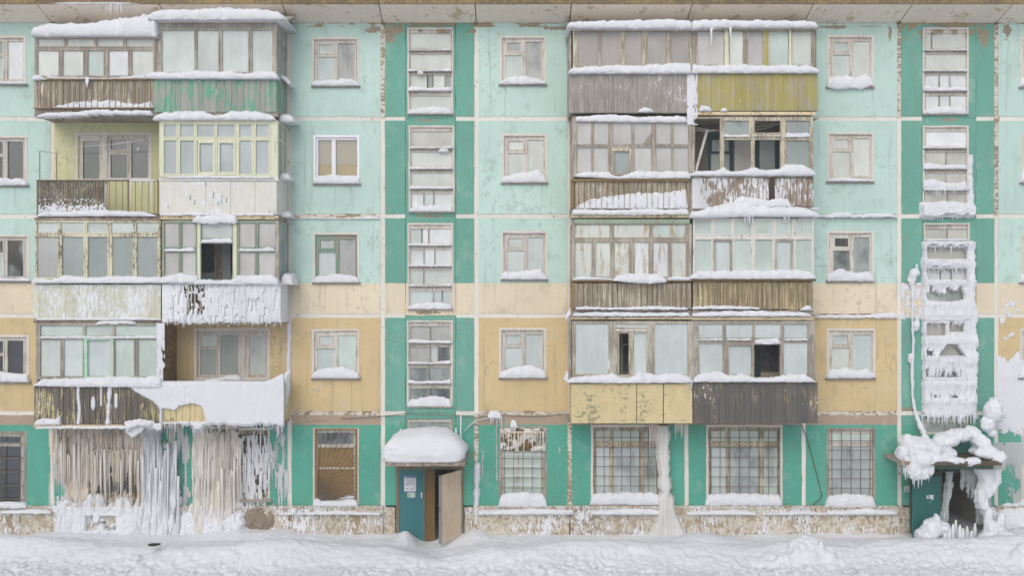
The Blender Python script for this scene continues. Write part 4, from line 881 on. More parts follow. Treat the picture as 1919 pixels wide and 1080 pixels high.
# swung leaf
hx, hy = X(864, .03), -.035; ex, ey = X(826.5, .75), -.75
L = math.hypot(ex - hx, ey - hy); an = math.atan2(ey - hy, ex - hx)
zt, zb = Z(881, 0), Z(1000, 0) - .08
leaf = put('door', cube_mesh(M_TAND), e, ((hx + ex) / 2, (hy + ey) / 2, (zt + zb) / 2)); leaf.scale = (L, .05, zt - zb); leaf.rotation_euler = (0, 0, an); leaf['label'] = 'tan door leaf standing open'
ed_ = put('door_edge', cube_mesh(M_DEDG), e, (ex + math.cos(an) * .02, ey + math.sin(an) * .02, (zt + zb) / 2)); ed_.scale = (.03, .075, zt - zb + .01); ed_.rotation_euler = (0, 0, an)
lk = put('lock', cube_mesh(M_STEEL), e, (ex + math.cos(an) * .035, ey + math.sin(an) * .035, zb + .95)); lk.scale = (.02, .03, .16); lk.rotation_euler = (0, 0, an)
pbox('hinge', M_STEEL, 862, 903, 866, 911, .06, .02, e); pbox('hinge', M_STEEL, 863, 985, 866, 992, .06, .02, e)
pbox('canopy', M_CONC, 723, 867, 872, 874.5, 1.2, .02, e)
# vestibule interior
wbox('vestibule_wall', M_ROOM, X(735), X(736.5), .31, 2.6, -.3, Z(872), e); wbox('vestibule_wall', M_ROOM, X(872), X(873), .31, 2.6, -.3, Z(872), e)
# right entrance
e2 = empty('entrance', (X(1785), -.3, 0), BLD, 'ice choked entrance with a dark teal door pushed open')
plate('door_frame', mat_peel('green_entrance_frame', pc(70, 116, 96), pc(96, 84, 66), .5), 1706, 880, 1856, 1016, [(1714, 888, 1848, 1017)], .03, -.06, e2, .4, 20)
hx, hy = X(1761, .12), -.12; ex, ey = X(1711, .48), -.48
L = math.hypot(ex - hx, ey - hy); an = math.atan2(ey - hy, ex - hx); zt, zb = Z(893, .1), Z(1000)
leaf = put('door', cube_mesh(M_TEAL2), e2, ((hx + ex) / 2, (hy + ey) / 2, (zt + zb) / 2)); leaf.scale = (L, .05, zt - zb); leaf.rotation_euler = (0, 0, an + math.pi)
def onleaf(name, mat, par, u, v, w, h, dpt=.5, th=.06):   # unit coordinates on the leaf face
    o = put(name, cube_mesh(mat)); o.parent = par; o.location = (u, -dpt - th / 2, v); o.scale = (w, th, h); return o
onleaf('sticker', M_PAPER, leaf, .12, .17, .26, .055); onleaf('sticker', M_PAPER, leaf, .20, .13, .10, .04); onleaf('sticker_emblem', M_INK, leaf, .06, .175, .07, .025, .56); onleaf('sticker', mat_plain('torn_sticker', pc(110, 150, 140), .8, .2), leaf, .12, .07, .10, .02)
onleaf('patch', mat_plain('dark_teal_patch', pc(36, 90, 86), .6, .2), leaf, .36, .20, .07, .04)
pbox('jamb', mat_plain('dark_green_jamb', pc(60, 92, 76), .7, .2), 1759, 890, 1766, 1012, .14, -.05, e2)
pbox('door_lintel', mat_plain('dark_lintel', pc(62, 66, 58), .8, .2), 1735, 884, 1764, 894, .3, .03, e2)
pbox('canopy', mat_peel('wet_brown_concrete', pc(96, 84, 68), pc(78, 70, 58), .5), 1745, 866, 1878, 873.5, 1.25, .02, e2)
pbox('canopy', M_CONC, 1690, 866, 1744.8, 872, 1.1, .02, e2)
pbox('fascia_board', mat_plain('green_fascia', pc(72, 104, 86), .8, .2), 1755, 874, 1862, 880, .95, .90, e2)
wbox('vestibule_wall', M_ROOM, X(1852), X(1853), .31, 2.6, -.3, Z(875), e2)
pbox('address_plate', mat_plain('white_plate', pc(196, 206, 202), .6, .06), 1695, 912, 1709, 923, .014, .0, BLD)['label'] = 'small blank white plate beside the dark teal door'
m = MB()
for (a, y, c) in ((1697, 920, 1707), (1698, 917, 1706)): m.b(a, y - .4, c, y + .4, .0155, .013)
m.o('plate_print', M_INK, BLD)
# faint painted scribble on the ochre wall: 23
m = MB()
for pts in ([(1537, 676), (1541, 673), (1543, 676), (1539, 681), (1537, 683), (1543, 683)], [(1540, 664), (1545, 663), (1542, 667), (1545, 670), (1540, 671)]):
    m.tube([(X(a), -.001, Z(b_)) for a, b_ in pts], .004, 4)
m.o('painted_scribble', mat_plain('faded_scribble', pc(150, 132, 96), .9, .1), BLD)
# ================================================================== SNOW LYING ON LEDGES (each heap is a thing)
# kitchen sills
KS = {-80: [7, 16, 7, 20], 543: [14, 20, 18, 22], 893: [16, 22, 20, 24], 1507: [24, 8, 22, 22], 1868: [26, 30, 28, 24]}
for x0, hs_ in KS.items():
    for ri, h in enumerate(hs_):
        b = KIT[x0][ri]; y = b[3] - 3; mid = (b[0] + b[2]) / 2; u = R.uniform(.5, .9)
        w_ = [R.uniform(.62, 1.08) for _ in range(6)]; pts = [(b[0] - 1, y - h * .45), (b[0] + 7, y - h * .8 * w_[0]), (b[0] + 22, y - h * w_[1]), (mid - 4, y - h * .92), (mid + 12, y - h * w_[2] * 1.05), (b[2] - 14, y - h * w_[3]), (b[2] - 5, y - h * .75 * w_[4]), (b[2] + 1, y - h * .45)]
        if (x0, ri) == (893, 0): pts = [(b[0] - 1, y - 5), (b[0] + 20, y - 14), (mid, y - 17), (b[2] - 14, y - 10), (b[2] + 1, y - 5)]
        bot = y
        if (x0, ri) == (1507, 0): bot = [(b[0] - 2, y + 1), (b[0] + 20, y + 5), (mid, y + 3), (b[2] - 20, y + 4), (b[2] + 2, y - 4)]
        cap('%s snow on the %s kitchen window sill %s' % ('thin' if h < 10 else 'thick', FL[ri], CN[x0]), pts, bot, .095, -.045, group='snow heaps on the kitchen window sills', rag=1.6 if x0 >= 1507 else .8)
for x0, b in GW.items():
    if x0 in (98, 320): continue
    y = b[3] - 1; h = 26 if b[2] - b[0] > 110 else 18; h = {-80: 14, 543: 18, 893: 30, 1507: 26, 1868: 12}.get(x0, h)
    m_ = (b[0] + b[2]) / 2
    cap('snow banked on the sill of the ground floor window ' + GC[x0], [(b[0] - 2, y - h * .3), (b[0] + 5, y - h * .72), (b[0] + 20, y - h * .80), (m_, y - h * .86), (b[2] - 22, y - h * .8), (b[2] - 6, y - h * .75), (b[2] + 2, y - h * .35)] if x0 != 543 else [(b[0] - 1, y - 9), (b[0] + 5, y - 15), (b[0] + 16, y - 9), (m_, y - 10), (b[2], y - 11)], y, .10, -.05, group='snow banked on the ground floor sills')
cap('sloping wind blown snow inside the sunburst grille', [(604, 944), (625, 938), (645, 932), (662, 928), (668, 926)], 944, .0, -.06)
# stairwell ledges
def ledge(x0, off, yt, k, h, lab, prof=None, w=(47, 131), df=.055):
    x = x0 + off; y = yt + k; a, c = x + w[0], x + w[1]
    pr = prof or [(0, .7), (.2, .9), (.5, .6), (.8, 1), (1, 1)]
    cap(lab, [(a + (c - a) * q, y - h * s) for q, s in pr], y + .6, df, -.045, group='snow lines on the stairwell window ledges', bulge=.02)
nm = ['first', 'second', 'third', 'fourth']; PR = [[(0, .5), (.5, .2), (1, 1)], [(0, .8), (.3, .4), (.8, .6), (1, 1.4)], [(0, 1), (.15, 1.3), (.4, .7), (1, 1)], [(0, 1.1), (.25, 1.2), (.55, .8), (1, .9)]]
HH = {(718, 0): (4, 5, 7, 13), (718, 1): (4, 3.5, 5, 12), (718, 2): (3.5, 3, 4, 12), (718, 3): (5, 7, 8, 18), (1686, 0): (4, 5, 8, 14), (1686, 1): (5, 9, 14, 20)}
OF = {(718, 1): 2, (718, 3): -1, (1686, 0): -2, (1686, 1): -2}
for (x0, ri), h in HH.items():
    for j, k in enumerate((41, 80, 117, 160)):
        ledge(x0, OF.get((x0, ri), 0), [52, 236, 419, 602][ri], k, h[j], 'snow on %s ledge down of the %s %s stairwell window' % (nm[j], FL[ri], 'middle' if x0 == 718 else 'ice covered'), PR[(j + ri) % 4] if j < 3 else [(0, .5), (.2, .8), (.5, 1), (.8, .9), (1, .7)])
cap('small snow clump on the header of the fourth floor middle stairwell window', [(822, 278), (830, 275), (842, 279)], 285, .03, -.02); cap('small snow clump stuck under a ledge of the top middle stairwell window', [(782, 131), (788, 130), (795, 133)], 139, .04, -.02)
# balcony roofs, rails and slabs
C = cap
C('smooth thick snow drift sloping over the top left balcony roof', [(59, 56), (66, 46), (85, 40), (150, 39), (185, 35), (225, 28), (262, 22), (282, 20), (296, 22)], 67, 1.16, .0, bulge=.06, rag=.2)
C('thick snow slab on the tall balcony roof below the cornice', [(277, 34), (284, 24), (300, 15), (360, 13), (430, 10), (490, 12), (520, 17), (538, 33)], 36, 1.24, .0, bulge=.04, rag=.3)
C('snow on the rail of the tall green board balcony', [(272, 140), (290, 133), (320, 134), (370, 131), (412, 133), (434, 130), (440, 135), (465, 135), (480, 132), (512, 132), (522, 139)], 147, 1.1, .9)
C('snow tuft draped round the corner of the green board balcony rail', [(520, 137), (530, 138), (541, 146), (547, 152)], [(520, 141), (532, 150), (540, 158), (547, 157)], .55, .1)
C('clump of snow at the left end of the top left rail', [(60, 142), (66, 138), (74, 142), (88, 145)], 149, 1.08, .95); C('thin snow line along the top left balcony rail', [(88, 145), (92, 136), (98, 143), (200, 145.5), (230, 143), (275, 139)], 147, 1.06, .94)
C('snow hanging as a short tongue from the top left rail', [(160, 145), (164, 144), (167, 146)], [(160, 150), (163.5, 166), (167, 152)], 1.08, 1.05, bulge=.01, step=1)
C('snow drifted behind the thin rods of the top left balcony', [(64, 201), (100, 200), (125, 194), (150, 190), (175, 188), (190, 190), (215, 186), (230, 192), (260, 194), (288, 188)], 202, 1.025, .98, bulge=.005, rag=.3)
C('crusted snow on the slab edge below the brown flaking boards', [(66, 217), (80, 211), (120, 209), (150, 207), (180, 204), (230, 205), (286, 206)], [(66, 219), (130, 219), (180, 215), (286, 215)], 1.04, .8, rag=2)
C('snow slab on the canopy above the yellow green glazing', [(286, 221), (300, 211), (330, 208), (365, 207), (385, 209), (402, 215), (420, 213), (432, 207), (470, 207), (505, 212), (518, 220)], 224.5, 1.1, .9)
C('snow tuft at the right end of the yellow green balcony roof', [(521, 218), (530, 211), (540, 211), (552, 220)], 228, .7, .05)
C('snow ball on the corner post above the white sheets', [(522, 330), (528, 323), (537, 323), (545, 330)], 337, .7, .2); C('lower snow ball at the corner of the white sheet balcony', [(523, 400), (530, 395), (540, 396), (546, 400)], 407, .6, .1)
C('thin snow line along the rail of the white sheet balcony', [(299, 333), (330, 330), (370, 328), (440, 329), (515, 331)], 334, 1.06, .96); C('snow crust under the white sheets', [(300, 401), (350, 399), (370, 396), (400, 400), (470, 400), (515, 400)], 404, 1.03, .9, rag=2)
C('snow lying on the slab of the open corrugated balcony', [(70, 402), (80, 396), (120, 394), (170, 393), (220, 394), (270, 397), (294, 402)], 405.5, 1.06, .7)
C('ragged snow overhang above the open dark window', [(360, 410), (370, 404), (390, 402), (420, 402), (440, 404), (447, 410)], [(360, 417), (380, 418), (400, 420), (420, 417), (440, 420), (447, 416)], 1.1, .9, rag=2.2)
C('snow ledge over the open dark window frame', [(376, 449), (400, 447), (437, 447)], 455.5, 1.07, .98)
for i, (a, c) in enumerate(((308, 367), (448, 517))): C('snow line on the middle bar of the %s frosted blue green window' % ('left' if i == 0 else 'right'), [(a, 466), (a + 20, 465), (a + 30, 467), (c - 10, 463), (c, 465)], 471, 1.045, .98, bulge=.01)
C('snow along the rail of the cream frame balcony', [(58, 526), (66, 521), (95, 524), (118, 516), (140, 517), (165, 522), (200, 518), (240, 518), (300, 520), (330, 512), (352, 514), (366, 516), (373, 524)], 531, 1.09, .93, rag=.8)
C('snow on the sill under the open dark window', [(363, 530), (372, 524), (400, 525), (430, 525), (446, 516), (470, 517), (510, 516), (524, 524)], 533, 1.12, .95); C('snow tuft on the outer corner of the frosted balcony rail', [(524, 520), (534, 512), (544, 512), (549, 522)], 534, .8, .1)
C('thin snow strip on the slab under the pale green boards', [(66, 598), (120, 597), (200, 597), (250, 595), (305, 598)], 600.5, 1.03, .9); C('broken snow crust on the concrete above the three wide panes', [(180, 603), (215, 601), (240, 600), (256, 603)], 608, 1.035, .95, rag=2)
C('snow along the rail above the dark peeling boards', [(62, 722), (75, 713), (110, 711), (160, 709), (210, 707), (250, 708), (296, 706), (306, 712)], [(62, 724), (160, 726), (306, 727)], 1.1, .92)
C('lump of snow at the left foot of the dark peeling boards', [(64, 790), (80, 786), (105, 787), (112, 778), (116, 790)], 797, 1.06, .99); C('thin snow line on the yellow beam below the dark boards', [(66, 800), (150, 800), (240, 799)], 804.5, 1.06, .9, rag=1.6)
C('snow on the inner sill of the window behind the ice coated parapet', [(384, 712), (410, 710), (430, 704), (445, 704), (456, 712)], 716, .09, -.04)
C('long snow slab over the top right block balconies, left half', [(1062, 47), (1070, 38), (1110, 35), (1180, 34), (1250, 32), (1298, 34)], [(1062, 52), (1298, 53)], 1.18, .1, bulge=.05, rag=.5)
C('long snow slab over the top right block balconies, right half', [(1298, 33), (1360, 34), (1420, 35), (1480, 35), (1520, 35), (1533, 41), (1535, 48)], [(1298, 54), (1350, 51), (1535, 51)], 1.18, .1, bulge=.05, rag=1)
C('snow on the rail above the plain grey top boards', [(1064, 134), (1075, 125), (1110, 123), (1160, 121), (1210, 121), (1250, 118), (1297, 118)], 137, 1.1, .93); C('snow on the rail above the olive yellow boards', [(1297, 118), (1330, 122), (1400, 119), (1440, 121), (1480, 121), (1520, 121), (1537, 130)], 136, 1.1, .93)
C('small snow clump at the foot of the grey top boards', [(1196, 207), (1204, 202), (1218, 201), (1226, 205)], 210, 1.07, 1.0); C('snow patches clinging low on the olive boards', [(1310, 202), (1316, 197), (1330, 199), (1336, 206)], 208, 1.03, .99); C('tiny snow patch on the olive boards', [(1350, 205), (1358, 202), (1364, 205)], 208, 1.03, .99)
C('snow strip across the head of the glazing with the broken pane', [(1078, 219), (1120, 215), (1160, 215), (1200, 219), (1250, 217), (1290, 217)], [(1078, 227), (1200, 229), (1290, 229)], 1.05, .98)
C('snow along the rail of the broken pane balcony', [(1077, 324), (1110, 322), (1140, 322), (1150, 328), (1160, 330), (1178, 325), (1195, 320), (1230, 321), (1260, 320), (1296, 322)], [(1077, 331), (1150, 335), (1296, 334)], 1.08, .93)
C('wavy thick snow on the rail below the missing panes', [(1292, 325), (1310, 319), (1340, 320), (1355, 314), (1370, 319), (1400, 318), (1412, 313), (1430, 317), (1460, 316), (1470, 309), (1490, 307), (1510, 309), (1522, 316), (1531, 322)], 329, 1.12, .9)
for i, (a, c, t) in enumerate(((1356, 1408, 250), (1412, 1466, 252), (1472, 1520, 247))): C('snow on the transom under the %s upper pane of the missing pane balcony' % ['left', 'middle open', 'right'][i], [(a, t), (a + 15, t + 3), (c - 14, t + 1.5), (c, t)], 256.5 if i != 1 else 255, 1.045, .97, bulge=.01)
C('snow drift rising to the right behind the rods', [(1080, 386), (1100, 377), (1130, 370), (1160, 368), (1200, 361), (1240, 362), (1270, 357), (1292, 356)], 390.5, 1.02, .99, bulge=.005, rag=.4)
C('crusted snow on the slab below the rods and broken pane', [(1072, 393), (1100, 391), (1150, 394), (1200, 390), (1250, 392), (1292, 391)], [(1072, 402), (1150, 403), (1292, 402)], 1.06, .9, rag=2)
C('big heap of snow on the slab of the missing pane balcony', [(1294, 398), (1310, 394), (1340, 387), (1362, 380), (1385, 376), (1402, 377), (1420, 385), (1450, 387), (1480, 386), (1510, 389), (1525, 395), (1540, 404)], [(1294, 409), (1350, 408), (1400, 406), (1540, 407)], 1.13, .85, bulge=.07)
C('snow trailing down the frost streaked boards', [(1376, 374), (1392, 368), (1410, 370), (1440, 376), (1462, 370), (1476, 372), (1485, 384)], 388, 1.045, 1.0, rag=3)
C('lens shaped snow clump on the rail of the rust stained balcony', [(1148, 524), (1158, 516), (1180, 513), (1205, 513), (1235, 515), (1251, 525)], [(1148, 526), (1180, 530), (1220, 532), (1251, 529)], 1.13, .95)
C('thin snow at the left of the rust stained balcony rail', [(1074, 522), (1090, 518), (1120, 520), (1150, 522)], 525, 1.06, .95); C('thin snow at the right of the rust stained balcony rail', [(1251, 520), (1270, 517), (1296, 521)], 525.5, 1.06, .95)
C('snow shelf under the white framed glazing', [(1293, 517), (1310, 508), (1360, 507), (1400, 508), (1450, 507), (1490, 506), (1520, 510), (1532, 518)], 523, 1.12, .93)
C('snow along the foot of the brown boards with thin rods', [(1078, 577), (1100, 574), (1150, 577), (1220, 574), (1292, 576)], 581, 1.04, .98, rag=1.5); C('snow strip on the slab below the thin rods', [(1074, 587), (1150, 585), (1230, 587), (1296, 586)], 593.5, 1.06, .9, rag=1.5)
C('snow along the foot of the ochre grey boards', [(1297, 576), (1340, 573), (1400, 574), (1425, 577)], 580, 1.04, .98, rag=1.5); C('snow strip on the slab below the ochre grey boards', [(1297, 587), (1340, 584), (1420, 583), (1480, 585), (1524, 588)], 593.5, 1.06, .9, rag=1.2); C('snow tuft at the right foot of the ochre grey boards', [(1500, 580), (1512, 573), (1524, 573)], 582, 1.05, .98)
C('snow on the rail above the mouldy yellow sheets', [(1062, 716), (1072, 709), (1110, 705), (1150, 702), (1168, 709), (1180, 710), (1200, 699), (1225, 702), (1270, 702), (1299, 707)], [(1062, 718), (1150, 719), (1299, 718)], 1.1, .92)
C('snow on the rail above the charcoal boards', [(1300, 710), (1315, 702), (1340, 698), (1355, 698), (1365, 704), (1400, 703), (1420, 710), (1450, 709), (1470, 703), (1510, 702), (1518, 708), (1530, 716)], 717, 1.1, .92)
for i, (a, c) in enumerate(((1309, 1357), (1362, 1411), (1415, 1464), (1470, 1516))): C('snow line on the %s transom of the charcoal board balcony' % ['first', 'second', 'third', 'fourth'][i], [(a, 636.5), (a + 20, 635.5), (c, 635)], 638.5 if i != 2 else 645, 1.04, .98, bulge=.008)
C('snow line over the ajar narrow casement', [(1152, 618), (1180, 619), (1215, 618)], 621, 1.04, .98, bulge=.008); C('snow line over the bright green sash', [(74, 631), (140, 630), (210, 631), (296, 629)], 634.5, 1.035, .98, bulge=.006)
C('snow lying on the string course right of the missing pane balcony', [(1534, 404), (1550, 401), (1570, 397), (1590, 398), (1602, 402), (1620, 401), (1640, 400), (1672, 400), (1684, 404)], 408, .10, -.02, rag=2)
C('thin snow on the string course left of the frost streaked balcony', [(546, 410), (580, 407), (640, 409), (714, 406)], 410.5, .04, -.02, rag=1); C('snow crust on the string course above the third floor ochre wall', [(1528, 592), (1560, 590), (1620, 591), (1660, 587), (1684, 586)], 597, .05, -.02, rag=2)
C('ragged snow flag hanging beside the rods', [(1060, 592), (1064, 586), (1070, 577), (1074, 584)], [(1060, 602), (1064, 600), (1070, 592), (1074, 590)], .9, .7, step=1.5)
C('snow spill at the left end of the mouldy sheet rail', [(1058, 706), (1063, 696), (1070, 700), (1075, 712)], [(1058, 712), (1064, 720), (1075, 718)], .9, .7, step=1.5)
for i, (a, c, t) in enumerate(((522, 716, 962), (896, 1076, 957), (1108, 1246, 957), (1288, 1420, 960), (1430, 1550, 962), (1550, 1684, 958), (0, 96, 958), (543, 560, 955))):
    y = 967 if i != 6 else 965
    C('snow shelf on the plinth ledge ' + ['left of the teal door', 'under the icicle hung grille', 'beside the standing ice column', 'under the wide ice free window', 'under the hanging black cable', 'left of the buried entrance', 'at the far left edge', 'by the thawed hole in the snow'][i], [(a, t + 2), (a + (c - a) * .3, t), (a + (c - a) * .6, t - 2.5), (c, t + 1.5)], y - 1, .15, .01, rag=1.2, group='snow shelves on the plinth ledge')
relief('snow_heap', 'snow banked against the plinth right of the buried entrance', 'snow heap', 1850, 2046, 934, 1010, lambda PX, PY: .34 * sst(936, 985, PY - 14 * (fb(PX * .03, PX * 0, 4, 270) - .5) * 2) * (.5 + fb(PX * .08, PY * .10, 4, 271)) * sst(1850, 1862, PX) - .03, .02, M_SNOW, 1.5, 1.5)
# entrance canopy drift
n1, n2 = 64, 20; v = []; f = []
for j in range(n2 + 1):
    t = j / n2; rr = (1 - t ** 2.4) ** (1 / 2.4) * (1 + .05 * math.sin(t * math.pi * .9) * (1 - t)); 
    for i in range(n1):
        a = 2 * math.pi * i / n1; ca, sa = math.cos(a), math.sin(a); e = .42
        cx = math.copysign(abs(ca) ** e, ca) * 1.10 * rr; cy = math.copysign(abs(sa) ** e, sa) * .66 * rr
        yc = -.62 - 0; wy = yc + cy * 1.0
        ztop = .70 + .16 * (wy + 1.28) / 1.28 + .20 * (fb(np.array([cx * 2.2 + 5]), np.array([wy * 2.2]), 3, 5)[0] - .5)
        z = Z(867, 1.2) + .002 + ztop * t ** .85; k = .055 * (fb(np.array([cx * 2.6 + 9]), np.array([t * 7 + wy * 2]), 4, 8)[0] - .5) * 2
        low = 1 + .035 * math.exp(-((t - .25) / .2) ** 2)
        v.append((X(797, .6) + cx * low + k, min(wy + k, -.012), z))
for j in range(n2):
    for i in range(n1): i2 = (i + 1) % n1; f.append((j*n1 + i, j*n1 + i2, (j+1)*n1 + i2, (j+1)*n1 + i))
f.append(tuple(range(n1))[::-1]); f.append(tuple(n2 * n1 + i for i in range(n1)))
tag(mesh_obj('snow_heap', v, f, M_SNOW, None, True), 'deep rounded snow cushion on the canopy over the open entrance', 'snow heap')
# ================================================================== ICE
def ragx(PX, per, amp, seed): return amp * (fb(PX / per, PX * 0, 4, seed) - .5) * 2
def up(PX, PY, y, soft=5): return sst(0, soft, y - PY)
# frosted parapet of the blue green balcony
def f1(PX, PY):
    bot = 604 + ragx(PX, 9, 7, 11) + 3; st = fb(PX * .5, PY * .03, 4, 12)
    T = .012 + .035 * st; T = T - .06 * sst(4, -2, bot - PY) - .05 * sst(20, 6, PY - 530 - 30 * (fb(PX * .05, PX * 0, 3, 14)) + 12) * 0
    hole = (PX > 344 + (PY - 535) * .18) & (PX < 385) & (PY > 534) & (PY < 590)
    web = np.abs((fb(PX * .16, PY * .09, 3, 19) - .5)) < .065
    thin = (PX < 345) & (fb(PX * .3, PY * .05, 4, 15) < .52)
    T = np.where(hole & ~web, -1, T); T = np.where(thin, -1, T); T = np.where(hole & web, .02, T)
    pat = (fb(PX * .35, PY * .06, 4, 16) + .10 * sst(600, 540, PY) < .41); return np.where(pat, -1, T)
relief('frost_crust', 'ragged frost crust with a torn hole on the parapet above the open balcony', 'frost crust', 318, 527, 531, 614, f1, 1.004, M_ICEW, 1, 1.6)
tag(mesh_obj('frost_crust', [], [], M_ICEW, org=(0, 0, 0)), None) if False else None
# snow and ice coat of the open second floor balcony
def f2(PX, PY):
    top = 714 + ragx(PX, 40, 2, 21) - 14 * sst(500, 536, PX); bot = 798 + ragx(PX, 10, 6, 22) + 6 * np.exp(-((PX - 527) / 8) ** 2)
    T = .05 + .05 * fb(PX * .05, PY * .03, 4, 23) + .012 * fb(PX * .6, PY * .05, 3, 24)
    T = T - .12 * sst(5, -2, bot - PY) - .12 * sst(4, -1, PY - top)
    ht = 768 + ragx(PX, 8, 6, 25) - 9 * sst(326, 350, PX) + 22 * sst(376, 388, PX); T = np.where((PX > 305 + ragx(PY, 7, 1.5, 26)) & (PX < 386 + ragx(PY, 6, 3, 27)) & (PY > ht) & (PY < 792 + ragx(PX, 9, 2, 28)), -1, T)
    return T
relief('ice_coat', 'smooth white ice coat over the open balcony parapet with one bare yellow patch', 'ice coat', 302, 534, 702, 812, f2, 1.01, M_SNOW, 1.2, 1.8)
def f3(PX, PY):
    edge = 246 + 34 * sst(724, 800, PY) * sst(240, 300, PX + 60) + ragx(PY, 9, 6, 31) + 40 * sst(760, 730, PY) * 0 + 30 * sst(724, 760, PY)
    T = .03 + .03 * fb(PX * .08, PY * .04, 4, 32); T = T - .10 * sst(7, -2, PX - edge); bot = 806 + ragx(PX, 8, 9, 33) + 14 * np.exp(-((PX - 250) / 14) ** 2)
    T = T - .12 * sst(5, -2, bot - PY)
    low = sst(794, 799, PY) * (PX > 236) * (PY < bot - 2); return np.where((T < 0) & (low > 0), .02, T)
relief('ice_coat', 'white ice creeping across the right end of the dark peeling boards', 'ice coat', 230, 304, 722, 826, f3, 1.03, M_SNOW, 1.2, 1.8)
relief('frost_streaks', 'thin vertical frost streaks on the dark peeling boards', 'frost streaks', 64, 250, 724, 797, lambda PX, PY: np.where((np.abs(PX - 148 - 1.5 * np.sin(PY * .1)) < 2.4) | (np.abs(PX - 204 - (PY - 760) * -.06) < 2.6 + ragx(PY, 8, 2, 35)) | (((PX - 175) / 3.5) ** 2 + ((PY - 757) / 12) ** 2 < 1) | (((PX - 218) / 3) ** 2 + ((PY - 752) / 14) ** 2 < 1) | ((np.abs(PX - 190) < 2) & (PY < 762)), .02, -1), 1.012, M_SNOW, 1, 2)
relief('frost_post', 'frost on the corner post beside the ochre loggia', 'frost streaks', 294, 309, 606, 720, lambda PX, PY: .02 * (fb(PX * .3, PY * .06, 4, 36) - .46 + .3 * sst(660, 610, PY)), 1.03, M_SNOW, 1, 2)
relief('side_ice', 'ice wrapped round the outer corner of the ice coated parapet', 'ice coat', 527, 546, 690, 800, lambda PX, PY: .09 * sst(0, 6, 544 - (PX + 12 * sst(720, 800, PY)) + ragx(PY, 7, 2, 38)) * sst(694, 706, PY + (PX - 540)) * sst(800, 780, PY) - .003, .5, M_SNOW, 1, 2)
relief('frost_line', 'white frosted drain line down the joint beside the ochre loggia', 'frost streaks', 536, 549, 606, 712, lambda PX, PY: .05 * sst(0, 2.5, 4 - np.abs(PX - 542 - ragx(PY, 14, 1.5, 39))) - .002, .02, M_SNOW, 1, 2)
icicles('short ragged icicles under the frosted parapet', 312, 528, lambda x: 600, lambda x, r: r.uniform(6, 16), 34, .99, M_SNOW, .03, 11)
icicles('short icicles under the ice coated parapet', 306, 530, lambda x: 795, lambda x, r: r.uniform(4, 14) + (14 if 355 < x < 392 else 0) + (14 if x > 515 else 0), 30, .99, M_SNOW, .035, 12)
relief('snow_plug', 'thick snow plug bulging from the balcony foot above the white ice', 'snow heap', 232, 300, 784, 822, lambda PX, PY: .16 * sst(0, 10, 30 - np.abs(PX - 262) - ragx(PY, 6, 3, 41)) * sst(0, 8, PY - 786 - np.abs(PX - 262) * .15) * sst(0, 6, 812 - np.abs(PX - 252) * .5 - PY + ragx(PX, 5, 14, 42)) - .004, 1.03, M_SNOW, 1.5, 1.5)
relief('snow_plug', 'smaller snow plug hanging left of the second ice fall', 'snow heap', 352, 398, 790, 824, lambda PX, PY: .14 * sst(0, 8, 20 - np.abs(PX - 375)) * sst(0, 6, 812 - np.abs(PX - 376) * .7 - PY + ragx(PX, 5, 14, 43)) * sst(0, 4, PY - 790) - .004, 1.0, M_SNOW, 1.5, 1.5)
# frozen falls over the ground floor wall
def ridge(PX, PY, s, fx=.22, fy=.010):
    wx = PX + 7 * (fb(PX * .04, PY * .03, 3, s + 7) - .5)
    a = fb(wx * fx, PY * fy * 1.5, 4, s); b = 1 - np.abs(fb(wx * fx * 2.4, PY * fy * 3.2, 3, s + 3) - .5) * 2; c = fb(PX * .05, PY * .045, 4, s + 5)
    return .42 * a + .28 * b + .30 * c
def fall1(PX, PY):
    r = ridge(PX, PY, 51); T = .05 + .26 * (r - .38) + .05 * sst(900, 990, PY)
    tip = 848 + 75 * fb(PX * .13, PX * 0, 3, 52) + 60 * (vn(PX * .42, PX * 0, 53) - .3)
    inw = (PX > 168) & (PX < 262); open_ = inw & (PY > tip - 18 * (np.abs(PX - 220) < 26)) & (PY < 936 + ragx(PX, 9, 5, 54)) & (r < .70)
    T = np.where(open_, -1, T)
    left = 96 + 34 * sst(835, 925, PY) + ragx(PY, 16, 2.5, 55); lf = (PX < left)
    T = np.where(lf, -1, T); T = np.where((PX < 138) & (PX > 112) & (ridge(PX, PY, 57, .3) < .50) & (PY < 900), -1, T)
    T = T - .30 * sst(930, 952, PY + 26 * (fb(PX * .2, PX * 0, 3, 59) - .5)) * (fb(PX * .3, PX * 0, 3, 60) > .42); T = np.where((PX > 262) & (PX < 276), T - .02, T); T = T - .10 * sst(6, -1, 276 - PX); T = np.where((PY < 806) & (fb(PX * .2, PY * .2, 3, 58) < .35), -1, T)
    return T
relief('ice_fall', 'wide brown stained curtain of icicles frozen over the ground floor wall and window', 'frozen waterfall', 94, 277, 799, 950, fall1, .035, M_ICEB, .8, 2.4)
def fall1b(PX, PY):
    r = ridge(PX, PY, 61, .14, .03); T = .06 + .20 * (r - .4) + .08 * sst(940, 1000, PY); T = T - .2 * sst(6, -3, PX - 106 - ragx(PY, 9, 5, 62))
    T = np.where((PX > 165) & (PX < 222) & (PY > 966) & (PY < 994) & (fb(PX * .12, PY * .07, 4, 64) > .47), -1, T)
    top = 934 + ragx(PX, 7, 20, 63); return T - .3 * sst(6, -2, PY - top)
relief('ice_apron', 'lumpy white ice apron at the foot of the brown ice curtain', 'frozen waterfall', 98, 285, 926, 1008, fall1b, .05, M_ICEW, 1.2, 1.8)
